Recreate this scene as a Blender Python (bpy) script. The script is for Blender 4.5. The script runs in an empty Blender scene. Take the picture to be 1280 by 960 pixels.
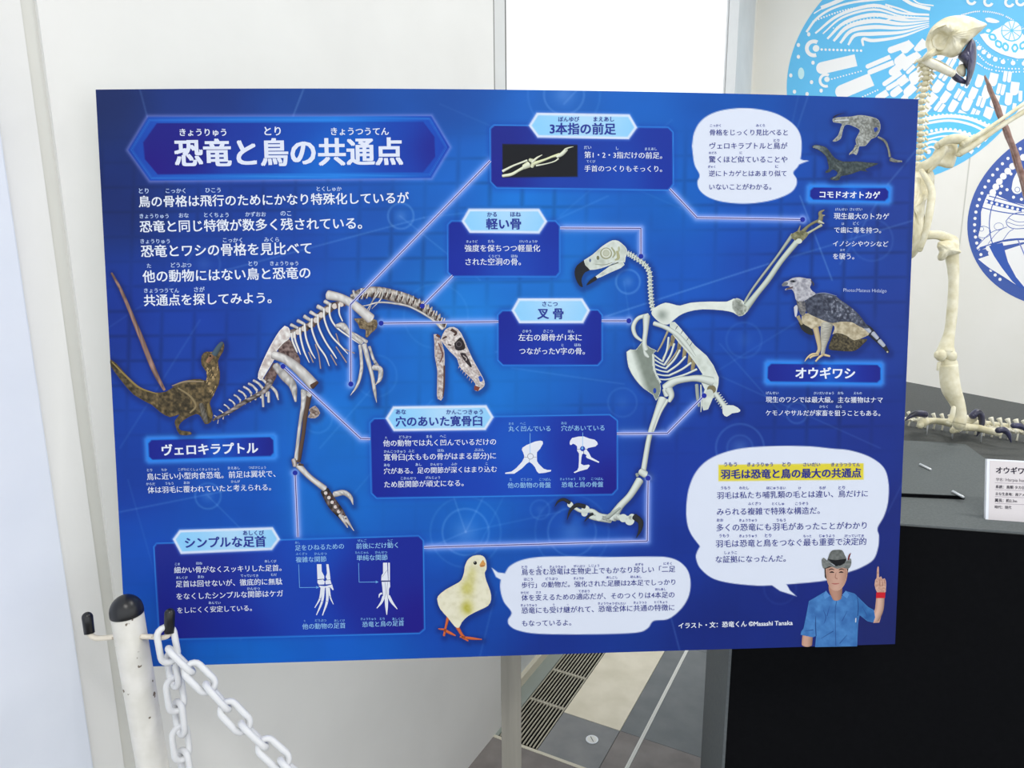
import bpy, math, random
import numpy as np
from mathutils import Vector, Matrix
from mathutils.geometry import tessellate_polygon

# ------------------------------------------------------------------ camera
SC = bpy.context.scene
COL = SC.collection
FPX = 890.0                       # focal length in pixels of the 1280x960 frame
CAM = np.array([0.0, 0.0, 1.65])
def unit(v):
    v = np.array(v, float)
    return v / np.linalg.norm(v)
_down = unit((31, 4268, FPX))
_zc = -_down
_yc = unit((485, -189.1, FPX)); _yc = unit(_yc - _yc.dot(_zc) * _zc)
_xc = np.cross(_yc, _zc)
R = np.array([_xc, _yc, _zc])     # camera axes (right, down, forward) -> world
cd = bpy.data.cameras.new('camera'); cam = bpy.data.objects.new('camera', cd); COL.objects.link(cam)
cd.sensor_fit = 'HORIZONTAL'; cd.sensor_width = 36; cd.lens = 36 * FPX / 1280
cd.clip_start = 0.02; cd.clip_end = 200
cam.matrix_world = Matrix([[R[i][0], -R[i][1], -R[i][2], CAM[i]] for i in range(3)] + [[0, 0, 0, 1]])
SC.camera = cam

# ------------------------------------------------------------------ view, world, added lamps
SC.view_settings.view_transform = 'Standard'
SC.view_settings.look = 'None'
SC.view_settings.exposure = 0.47
SC.view_settings.gamma = 1.0
w = bpy.data.worlds.new('overcast_sky'); SC.world = w; w.use_nodes = True
w.node_tree.nodes['Background'].inputs[0].default_value = (0.93, 0.965, 1.0, 1)
w.node_tree.nodes['Background'].inputs[1].default_value = 1.05

def area(name, loc, size, power, col=(1, 1, 1), rot=(0, 0, 0)):
    l = bpy.data.lights.new(name, 'AREA'); l.shape = 'RECTANGLE'; l.size, l.size_y = size
    l.energy = power; l.color = col
    o = bpy.data.objects.new(name, l); o.location = loc; o.rotation_euler = rot; COL.objects.link(o)
    return o
area('added_ceiling_fill', (0.9, -0.6, 3.68), (1.2, 0.3), 26, (1, 0.97, 0.92))  # unseen ceiling lights, added to brighten the hall under its closed ceiling
area('added_ceiling_fill', (0.9, 1.9, 3.68), (1.2, 0.3), 20, (1, 0.97, 0.92))
area('added_ceiling_fill', (0.9, 4.2, 3.68), (1.2, 0.3), 24, (1, 0.97, 0.92))

# ------------------------------------------------------------------ helpers
def ray(x, y): return R @ unit((x - 640, y - 480, FPX))
def on_z(x, y, z):
    d = ray(x, y); return CAM + d * ((z - CAM[2]) / d[2])
def on_y(x, y, yy):
    d = ray(x, y); return CAM + d * (yy / d[1])
def on_x(x, y, xx):
    d = ray(x, y); return CAM + d * (xx / d[0])
def at(x, y, z): return CAM + R @ (np.array([x - 640, y - 480, FPX]) / FPX * z)      # point at forward distance z

def lin(c):
    c = np.asarray(c, float) / 255.0
    return np.where(c <= 0.04045, c / 12.92, ((c + 0.055) / 1.055) ** 2.4)

def principled(name, col, rough=0.5, metal=0.0, spec=0.5, srgb=True):
    m = bpy.data.materials.new(name); m.use_nodes = True
    b = m.node_tree.nodes['Principled BSDF']
    c = lin(col) if srgb else col
    b.inputs['Base Color'].default_value = (*c, 1); b.inputs['Roughness'].default_value = rough
    b.inputs['Metallic'].default_value = metal; b.inputs['Specular IOR Level'].default_value = spec
    return m
def noisy(name, c1, c2, scale=20, rough=0.6, metal=0.0, spec=0.4, bump=0.0, detail=4, lo=0.35, hi=0.65, stretch=None, bscale=None):
    m = principled(name, c1, rough, metal, spec)
    nt = m.node_tree; b = nt.nodes['Principled BSDF']
    tc = nt.nodes.new('ShaderNodeTexCoord'); mp = nt.nodes.new('ShaderNodeMapping')
    if stretch: mp.inputs['Scale'].default_value = stretch
    n = nt.nodes.new('ShaderNodeTexNoise'); n.inputs['Scale'].default_value = scale; n.inputs['Detail'].default_value = detail
    r = nt.nodes.new('ShaderNodeValToRGB'); r.color_ramp.elements[0].position = lo; r.color_ramp.elements[1].position = hi
    r.color_ramp.elements[0].color = (*lin(c1), 1); r.color_ramp.elements[1].color = (*lin(c2), 1)
    L = nt.links
    L.new(tc.outputs['Object'], mp.inputs[0]); L.new(mp.outputs[0], n.inputs['Vector']); L.new(n.outputs[0], r.inputs[0]); L.new(r.outputs[0], b.inputs['Base Color'])
    if bump:
        n2 = nt.nodes.new('ShaderNodeTexNoise'); n2.inputs['Scale'].default_value = bscale or scale * 3; n2.inputs['Detail'].default_value = 3
        L.new(mp.outputs[0], n2.inputs['Vector'])
        bp = nt.nodes.new('ShaderNodeBump'); bp.inputs['Strength'].default_value = bump; bp.inputs['Distance'].default_value = 0.002
        L.new(n2.outputs[0], bp.inputs['Height']); L.new(bp.outputs[0], b.inputs['Normal'])
    return m
def printed(name, rough=0.45, spec=0.14):
    m = principled(name, (255, 255, 255), rough, 0, spec)
    a = m.node_tree.nodes.new('ShaderNodeVertexColor'); a.layer_name = 'ink'
    m.node_tree.links.new(a.outputs[0], m.node_tree.nodes['Principled BSDF'].inputs['Base Color'])
    return m

def tag(o, label=None, cat=None, group=None, kind=None):
    if label: o['label'] = label
    if cat: o['category'] = cat
    if group: o['group'] = group
    if kind: o['kind'] = kind
    return o
def thing(name, loc, label, cat, group=None):
    o = bpy.data.objects.new(name, None); o.location = tuple(loc); o.empty_display_size = 0.05; COL.objects.link(o)
    o['_base'] = [float(v) for v in loc]
    return tag(o, label, cat, group)
def base_of(o): return np.array(o['_base']) if '_base' in o else np.zeros(3)

def mesh(name, verts, faces, mat, parent=None, loc=None, smooth=False, colors=None, matidx=None):
    """verts in world space; stored relative to the parent's base or to loc"""
    V = np.asarray(verts, float).reshape(-1, 3)
    off = base_of(parent) if parent is not None else (np.array(loc, float) if loc is not None else np.zeros(3))
    me = bpy.data.meshes.new(name)
    Vl = V - off
    if isinstance(faces, np.ndarray):
        k = faces.shape[1]; n = len(faces)
        me.vertices.add(len(Vl)); me.vertices.foreach_set('co', Vl.astype(np.float32).ravel())
        me.loops.add(n * k); me.loops.foreach_set('vertex_index', faces.astype(np.int32).ravel())
        me.polygons.add(n); me.polygons.foreach_set('loop_start', np.arange(0, n * k, k, dtype=np.int32))
        me.polygons.foreach_set('loop_total', np.full(n, k, dtype=np.int32)); me.update(calc_edges=True)
    else:
        me.from_pydata([tuple(v) for v in Vl], [], [tuple(f) for f in faces]); me.update()
    if colors is not None:
        ca = me.color_attributes.new('ink', 'FLOAT_COLOR', 'POINT')
        C4 = np.ones((len(Vl), 4), np.float32); C4[:, :3] = colors; ca.data.foreach_set('color', C4.ravel())
    for m in (mat if isinstance(mat, (list, tuple)) else [mat]): me.materials.append(m)
    if matidx is not None: me.polygons.foreach_set('material_index', np.array(matidx, dtype=np.int32))
    if smooth: me.polygons.foreach_set('use_smooth', np.ones(len(me.polygons), dtype=bool))
    o = bpy.data.objects.new(name, me); COL.objects.link(o)
    if parent is not None:
        o.parent = parent; o['_base'] = [float(v) for v in off]
    elif loc is not None:
        o.location = tuple(off); o['_base'] = [float(v) for v in off]
    return o

BOXF = [(0, 3, 2, 1), (4, 5, 6, 7), (0, 1, 5, 4), (1, 2, 6, 5), (2, 3, 7, 6), (3, 0, 4, 7)]
def boxv(x0, x1, y0, y1, z0, z1):
    return [(x0, y0, z0), (x1, y0, z0), (x1, y1, z0), (x0, y1, z0), (x0, y0, z1), (x1, y0, z1), (x1, y1, z1), (x0, y1, z1)]
def box(name, b, mat, parent=None, loc=None, bevel=0.0):
    o = mesh(name, boxv(*b), BOXF, mat, parent, loc)
    if bevel:
        md = o.modifiers.new('bevel', 'BEVEL'); md.width = bevel; md.segments = 2; md.limit_method = 'ANGLE'
    return o
def prism(name, pts, z0, z1, mat, parent=None, loc=None):
    n = len(pts); V = [(p[0], p[1], z0) for p in pts] + [(p[0], p[1], z1) for p in pts]
    F = [tuple(range(n - 1, -1, -1)), tuple(range(n, 2 * n))] + [(i, (i + 1) % n, n + (i + 1) % n, n + i) for i in range(n)]
    o = mesh(name, V, F, mat, parent, loc)
    return o

def smooth_path(P, n):
    """Catmull-Rom through rows of P (any width), about n samples per span"""
    P = np.asarray(P, float)
    if len(P) == 2:
        t = np.linspace(0, 1, n + 1)[:, None]; return P[0] * (1 - t) + P[1] * t
    Q = np.vstack([2 * P[0] - P[1], P, 2 * P[-1] - P[-2]]); out = []
    for i in range(1, len(Q) - 2):
        for k in range(n):
            t = k / n; a, b, c, d = Q[i - 1], Q[i], Q[i + 1], Q[i + 2]
            out.append(0.5 * ((2 * b) + (-a + c) * t + (2 * a - 5 * b + 4 * c - d) * t * t + (-a + 3 * b - 3 * c + d) * t ** 3))
    out.append(P[-1]); return np.array(out)

def tube_geo(path, radii, seg=12, closed=False, flat=1.0):
    P = np.asarray(path, float); n = len(P); V = []; F = []
    up = None
    for i in range(n):
        a = P[(i + 1) % n] if (closed or i < n - 1) else P[i]
        b = P[i - 1] if (closed or i > 0) else P[i]
        t = unit(a - b)
        if up is None:
            up = unit(np.cross(t, (0.3, 0.2, 0.93)))
        up = unit(up - up.dot(t) * t); s = np.cross(t, up); r = radii[i] if hasattr(radii, '__len__') else radii
        for k in range(seg):
            q = 2 * math.pi * k / seg; V.append(P[i] + (up * math.cos(q) + s * math.sin(q) * flat) * r)
    m = n if closed else n - 1
    if closed:      # align the seam
        first = V[:seg]; last = V[-seg:]
        sh = int(np.argmin([np.linalg.norm(last[0] - f) for f in first]))
    for i in range(m):
        j = (i + 1) % n; o = sh if (closed and i == n - 1) else 0
        for k in range(seg):
            F.append((i * seg + k, i * seg + (k + 1) % seg, j * seg + (k + 1 + o) % seg, j * seg + (k + o) % seg))
    if not closed:
        F.append(tuple(range(seg - 1, -1, -1))); F.append(tuple((n - 1) * seg + k for k in range(seg)))
    return V, F
class Geo:
    def __init__(s): s.V = []; s.F = []
    def add(s, V, F):
        b = len(s.V); s.V += [tuple(v) for v in V]; s.F += [tuple(i + b for i in f) for f in F]; return s
    def box(s, *b): return s.add(boxv(*b), BOXF)
    def tube(s, path, radii, seg=12, **k): return s.add(*tube_geo(path, radii, seg, **k))
    def blob(s, c, r, axes=None, nu=12, nv=8):
        A = np.eye(3) if axes is None else np.array(axes); r = np.array(r if hasattr(r, '__len__') else (r,) * 3); V = []; F = []
        for i in range(nv + 1):
            th = math.pi * i / nv
            for k in range(nu):
                ph = 2 * math.pi * k / nu
                V.append(np.array(c) + A.T @ (r * np.array([math.sin(th) * math.cos(ph), math.sin(th) * math.sin(ph), math.cos(th)])))
        for i in range(nv):
            for k in range(nu):
                F.append((i * nu + k, (i + 1) * nu + k, (i + 1) * nu + (k + 1) % nu, i * nu + (k + 1) % nu))
        return s.add(V, F)
    def build(s, name, mat, parent=None, loc=None, smooth=True): return mesh(name, s.V, s.F, mat, parent, loc, smooth)

rng = np.random.default_rng(7); random.seed(7)
_NT = rng.random((256, 256))
def vnoise(x, y):
    xi = np.floor(x).astype(int); yi = np.floor(y).astype(int); fx = x - xi; fy = y - yi
    fx = fx * fx * (3 - 2 * fx); fy = fy * fy * (3 - 2 * fy)
    g = lambda a, b: _NT[a % 256, b % 256]
    return (g(xi, yi) * (1 - fx) + g(xi + 1, yi) * fx) * (1 - fy) + (g(xi, yi + 1) * (1 - fx) + g(xi + 1, yi + 1) * fx) * fy
def fbm(x, y): return 0.55 * vnoise(x, y) + 0.3 * vnoise(x * 2.1 + 9, y * 2.1 + 4) + 0.15 * vnoise(x * 4.3 + 3, y * 4.3 + 7)

# ------------------------------------------------------------------ materials
M_wall = noisy('white_painted_wall', (226, 226, 224), (232, 232, 230), 3, 0.7, bump=0.06, bscale=300)
M_wall_cool = noisy('cool_white_column_paint', (222, 228, 240), (230, 235, 245), 4, 0.7, bump=0.05, bscale=250)
M_backwall = noisy('ivory_wall_panel', (232, 230, 222), (236, 234, 228), 2, 0.6)
M_joint = principled('grey_joint', (214, 214, 208), 0.8)
M_seam = principled('dark_seam', (120, 120, 118), 0.8)
M_frame = noisy('silver_window_frame', (208, 210, 210), (216, 218, 218), 5, 0.45, metal=0.0)
M_spandrel = principled('pale_grey_panel', (205, 210, 214), 0.5)
M_cream = principled('cream_sill', (214, 208, 190), 0.5)
M_teal = principled('grey_green_curb', (150, 158, 152), 0.55)
M_ceiling = principled('white_ceiling', (235, 235, 232), 0.8)
M_steel = noisy('brushed_steel', (136, 134, 126), (156, 153, 143), 60, 0.4, metal=0.2, stretch=(1, 1, 0.05), lo=0.3, hi=0.7)
M_slat = noisy('satin_aluminium_slat', (178, 172, 156), (198, 192, 176), 30, 0.4, metal=0.3)
M_pit = principled('black_trench', (8, 9, 14), 0.9, spec=0.0)
M_tile_grey = noisy('grey_stone_tile', (128, 130, 132), (140, 141, 142), 14, 0.55, detail=8, bump=0.05)
M_tile_warm = noisy('warm_grey_stone_tile', (122, 116, 114), (140, 134, 131), 12, 0.55, detail=8, bump=0.05)
M_tile_dark = noisy('dark_stone_tile', (112, 117, 120), (122, 126, 128), 12, 0.55, detail=8, bump=0.05)
M_tile_cream = noisy('cream_stone_tile', (226, 218, 196), (240, 232, 212), 10, 0.5, detail=8, bump=0.03)
M_whiteline = principled('white_metal_strip', (225, 225, 220), 0.4)
M_felt = noisy('grey_felt_board', (96, 101, 102), (104, 109, 110), 260, 0.9, spec=0.1)
M_felt2 = noisy('charcoal_felt_board', (82, 84, 84), (90, 92, 91), 260, 0.9, spec=0.1)
M_black = noisy('matt_black_board', (9, 10, 13), (12, 13, 16), 120, 0.85, spec=0.08)
M_side = noisy('grey_side_board', (92, 97, 100), (100, 105, 107), 120, 0.85, spec=0.1)
M_bone = noisy('ivory_bone', (214, 206, 172), (236, 231, 208), 45, 0.5, spec=0.35, bump=0.25, bscale=150)
M_bone2 = noisy('bleached_bone', (232, 227, 206), (242, 239, 224), 60, 0.5, spec=0.35, bump=0.15)
M_claw = noisy('blue_black_horn', (26, 28, 42), (70, 70, 104), 30, 0.3, spec=0.6)
M_brown = noisy('mottled_brown_cast', (112, 74, 62), (170, 138, 128), 70, 0.4, spec=0.6, bump=0.6, stretch=(1, 1, 1), lo=0.3, hi=0.75)
M_pole = noisy('chipped_white_paint', (208, 206, 198), (220, 218, 212), 30, 0.4, spec=0.4)
M_rubber = principled('black_rubber', (26, 27, 30), 0.32, spec=0.5)
M_plastic = principled('white_plastic', (220, 221, 222), 0.35, spec=0.4)
M_plastic.node_tree.nodes['Principled BSDF'].inputs['Subsurface Weight'].default_value = 0.15
M_plastic.node_tree.nodes['Principled BSDF'].inputs['Subsurface Radius'].default_value = (0.004, 0.004, 0.004)
M_rust = noisy('rusty_painted_steel', (104, 70, 42), (222, 214, 198), 75, 0.6, lo=0.36, hi=0.42)
M_spot = noisy('paint_chip', (66, 58, 50), (120, 110, 100), 200, 0.8)
M_card = principled('white_card', (222, 216, 218), 0.6)
M_cardedge = principled('white_foam_edge', (240, 244, 252), 0.5)
M_silver = principled('silver_clip', (225, 228, 232), 0.3, 0.4)
M_print = printed('satin_poster_print')
M_vinyl = printed('wall_vinyl_print', 0.5)
M_foam = principled('foam_board_edge', (196, 206, 206), 0.6)
# paint chips on the post
def chip(m, dark, thr=0.70, sc=70):
    nt = m.node_tree; b = nt.nodes['Principled BSDF']; src = b.inputs['Base Color'].links[0].from_socket
    n = nt.nodes.new('ShaderNodeTexNoise'); n.inputs['Scale'].default_value = sc; n.inputs['Detail'].default_value = 2
    tc = nt.nodes.new('ShaderNodeTexCoord'); r = nt.nodes.new('ShaderNodeValToRGB')
    r.color_ramp.elements[0].position = thr; r.color_ramp.elements[1].position = thr + 0.02
    mx = nt.nodes.new('ShaderNodeMixRGB'); mx.inputs[2].default_value = (*lin(dark), 1)
    L = nt.links; L.new(tc.outputs['Object'], n.inputs['Vector']); L.new(n.outputs[0], r.inputs[0]); L.new(r.outputs[0], mx.inputs[0]); L.new(src, mx.inputs[1]); L.new(mx.outputs[0], b.inputs['Base Color'])
chip(M_pole, (110, 98, 84))
# glass that lets the daylight through
M_glass = bpy.data.materials.new('clear_glass'); M_glass.use_nodes = True
nt = M_glass.node_tree; nt.nodes.clear()
o_ = nt.nodes.new('ShaderNodeOutputMaterial'); mx_ = nt.nodes.new('ShaderNodeMixShader'); tr_ = nt.nodes.new('ShaderNodeBsdfTransparent')
gl_ = nt.nodes.new('ShaderNodeBsdfGlossy'); gl_.inputs['Roughness'].default_value = 0.02; mx_.inputs[0].default_value = 0.05
nt.links.new(tr_.outputs[0], mx_.inputs[1]); nt.links.new(gl_.outputs[0], mx_.inputs[2]); nt.links.new(mx_.outputs[0], o_.inputs[0])

# ------------------------------------------------------------------ the room
WX = -1.055                      # inner face of the left wall
YB = 5.85                        # back wall
def struct(o): o['kind'] = 'structure'; return o
wl = struct(box('wall_left', (WX - 0.15, WX, 0.622, 1.878, 0, 3.8), M_wall, loc=(WX, 1.2, 0)))
wl2 = struct(box('wall_left', (WX - 0.15, WX, -3.0, 0.600, 0, 3.8), M_wall, loc=(WX, -1, 0)))
struct(box('trim_1', (WX - 0.15, WX - 0.006, 0.600, 0.622, 0, 3.8), M_joint, loc=(WX, 0.61, 0)))
# broad column whose edge comes into the frame at the left
struct(box('trim_2', (WX, WX + 0.012, -3.0, 0.547, 0, 3.8), M_wall_cool, loc=(WX, 0, 0), bevel=0.003))
# window in the left wall
GX = -1.112
win = struct(box('window_1', (GX - 0.02, WX, 1.880, 1.948, 0, 3.8), M_frame, loc=(GX, 1.9, 0), bevel=0.003))
box('seam', (WX - 0.002, WX + 0.0006, 1.8775, 1.8815, 0, 3.8), M_seam, win)
box('gasket', (GX - 0.02, WX + 0.0006, 1.9475, 1.952, 0, 3.8), M_seam, win)
box('window_frame', (GX - 0.03, GX + 0.05, 5.18, 5.74, 0, 3.8), M_frame, win)
box('window_head', (GX - 0.03, GX + 0.03, 1.952, 5.18, 3.72, 3.8), M_frame, win)
box('spandrel', (GX - 0.03, GX, 1.952, 5.18, 0.035, 0.55), M_spandrel, win)
box('pane', (GX - 0.02, GX - 0.012, 1.952, 5.18, 0.55, 3.72), M_glass, win)
struct(box('trim_3', (GX - 0.03, GX + 0.018, 1.952, 5.74, 0.0, 0.035), M_cream, loc=(GX, 3.8, 0)))
struct(box('wall_left', (-1.25, GX + 0.04, 5.74, YB + 0.1, 0, 3.8), M_backwall, loc=(GX, 5.8, 0)))
# back wall in two panels with a joint
jx = on_y(1206, 250, YB)[0]
wb = struct(box('wall_back', (-1.2, 4.6, YB + 0.004, YB + 0.15, 0, 3.8), M_joint, loc=(1, YB, 0)))
cx_ = on_y(938, 60, YB)[0]
box('wall_panel', (cx_ + 0.008, jx - 0.004, YB, YB + 0.02, 0, 3.8), M_backwall, wb)
box('wall_panel', (jx + 0.004, 4.6, YB, YB + 0.02, 0, 3.8), M_backwall, wb)
box('wall_panel', (-1.15, cx_ - 0.002, YB - 0.012, YB + 0.02, 0, 3.8), M_frame, wb)
struct(box('ceiling', (-1.25, 4.6, -3.0, YB + 0.1, 3.8, 3.9), M_ceiling, loc=(1, 1, 3.8)))
for yy in (-0.6, 1.9, 4.2):  # housings above the added lights, out of view
    t = thing('added_ceiling_light', (0.9, yy, 3.8), 'long fluorescent ceiling light ' + {-0.6: 'nearest the open end of the hall', 1.9: 'over the display stage', 4.2: 'nearest the back wall'}[yy], 'lamp')
    g = Geo(); g.box(0.28, 1.52, yy - 0.17, yy + 0.17, 3.74, 3.8); g.build('housing', M_frame, t, smooth=False)

# ------------------------------------------------------------------ floor
k_ = 1.65 / 1.45
gx0, gx1 = GX + 0.07, -0.788 * k_                         # trench of the floor grille
ys = 1.797 * k_                                           # tile joint
yr = on_z(700, 950, 0)[1]                                 # strip at the end of the grille
xs = -0.604 * k_; xw = -0.536 * k_
fl = struct(box('floor', (-1.3, 4.6, -3.0, YB + 0.1, -0.16, -0.012), M_joint, loc=(1, 1, 0)))
tiles = []
def tile(x0, x1, y0, y1, m):
    g_ = 0.0009
    box('tile', (x0 + g_, x1 - g_, y0 + g_, y1 - g_, -0.012, 0.0), m, fl)
tile(gx1, xs, ys, ys + 1.2, M_tile_cream); tile(gx1, xs, ys + 1.2, ys + 2.4, M_tile_cream); tile(gx1, xs, ys + 2.4, YB, M_tile_cream)
tile(xs, xw - 0.006, ys, ys + 1.2, M_tile_dark); tile(xs, xw - 0.006, ys + 1.2, YB, M_tile_dark)
tile(gx1, xs, yr + 0.006, ys, M_tile_grey); tile(xs, xw - 0.006, yr + 0.006, ys, M_tile_warm)
tile(GX, gx0, yr + 0.006, YB, M_teal)
for i in range(6):
    x0 = xw + 0.006 + i * 0.6
    for j in range(7):
        y0 = ys + j * 0.6; tile(x0, x0 + 0.6, y0, min(y0 + 0.6, YB), M_tile_dark)
    tile(x0, x0 + 0.6, yr + 0.006, ys, M_tile_warm)
for i in range(7):
    x0 = -1.2 + i * 0.6 if i else -1.2
    for j in range(8):
        y1 = yr - 0.006 - j * 0.6; tile(x0, x0 + 0.6, y1 - 0.6, y1, M_tile_warm)
strip = struct(box('trim_4', (xw - 0.006, xw + 0.006, yr + 0.006, YB, -0.012, 0.0008), M_whiteline, loc=(xw, 3, 0)))
box('groove', (xw - 0.001, xw + 0.001, yr + 0.01, YB, 0.0008, 0.0012), M_joint, strip)
struct(box('trim_5', (WX, 4.0, yr - 0.006, yr + 0.006, -0.012, 0.001), M_cream, loc=(0, yr, 0)))
gr = thing('floor_grille', (0.5 * (gx0 + gx1), yr + 0.02, 0), 'long linear metal floor vent with parallel slats beside the window wall', 'floor vent')
box('trench', (gx0 + 0.001, gx1 - 0.001, yr + 0.007, 5.6, -0.0118, -0.0095), M_pit, gr)
ns = 12
for i in range(ns):
    x = gx0 + 0.005 + (gx1 - gx0 - 0.010) * i / (ns - 1)
    box('slat', (x - 0.0023, x + 0.0023, yr + 0.012, 5.6, -0.0040, -0.0004), M_slat, gr)
for q in (on_z(660, 938, 0)[1], on_z(700, 884, 0)[1], on_z(732, 848, 0)[1]) + tuple(3.0 + 0.4 * i for i in range(6)):
    g = Geo(); g.box(gx0 + 0.003, gx1 - 0.003, q - 0.006, q + 0.006, -0.0060, -0.0012); g.build('cross_bar', M_slat, gr, smooth=False)
# round floor outlet cap
c = on_z(740, 925, 0); t = thing('floor_outlet', c, 'round silver slotted cap set in the grey floor tile', 'floor cap')
def disc(c, r, z0, z1, n=32):
    V = [(c[0] + r * math.cos(2 * math.pi * i / n), c[1] + r * math.sin(2 * math.pi * i / n), z) for z in (z0, z1) for i in range(n)]
    return V, [tuple(range(n - 1, -1, -1)), tuple(range(n, 2 * n))] + [(i, (i + 1) % n, n + (i + 1) % n, n + i) for i in range(n)]
mesh('cap_disc', *disc(c, 0.0205, 0.0002, 0.003), M_silver, t)
mesh('cap_ring', *disc(c, 0.0165, 0.003, 0.0036), M_whiteline, t)
dv = unit(on_z(744, 932, 0) - on_z(736, 917, 0)); pv = np.array([-dv[1], dv[0], 0]) * 0.0011; q = [c + dv * a + pv * b for a, b in ((-.013, -1), (.013, -1), (.013, 1), (-.013, 1))]
prism('slot', q, 0.0036, 0.0039, M_rubber, t)

# ------------------------------------------------------------------ printed board: surface and mapping
TL = np.array([-1.011187, 0.66142353, 1.65401945 + 0.2]); A_ = unit((0.85575136, 0.51732208, -0.00821422)); B_ = unit((0.05577549, -0.1044541, -0.99296447))
B_ = unit(B_ - A_.dot(B_) * A_); N_ = np.cross(B_, A_); N_ = N_ if N_.dot(CAM - TL) > 0 else -N_
BW, BH = 1.189, 0.8404
BULGE = 0.021                                              # the sheet bows forward a little along its top
def bow(u, v): return BULGE * (1 - (2 * u - 1) ** 2) * np.clip(1 - v, 0, 1) ** 1.3
def surf(u, v, h=0.0):
    u = np.asarray(u, float); v = np.asarray(v, float)
    return TL + A_ * (u * BW)[..., None] + B_ * (v * BH)[..., None] + N_ * (bow(u, v) + h)[..., None]
def project(P):
    c_ = (P - CAM) @ R; return 640 + FPX * c_[..., 0] / c_[..., 2], 480 + FPX * c_[..., 1] / c_[..., 2]
def to_board(X, Y, h=0.0):
    """points of the board's front seen at X, Y (pixels); h = print layer height"""
    X = np.asarray(X, float); Y = np.asarray(Y, float)
    D = np.stack([X - 640, Y - 480, np.full_like(X, FPX)], -1) @ R.T
    off = np.zeros_like(X)
    for _ in range(6):
        t = ((TL - CAM) @ N_ + off) / (D @ N_); P = CAM + D * t[..., None]; q = P - TL
        u = q @ A_ / BW; v = q @ B_ / BH; off = bow(u, v)
    return surf(u, v, np.full_like(u, h)), u, v
LAY = 0.00003
GAIN = 1.07                                                # white ink shows at this brightness under the hall's light
def ink(c): return np.clip(lin(c) / GAIN, 0, 0.93)

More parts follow.
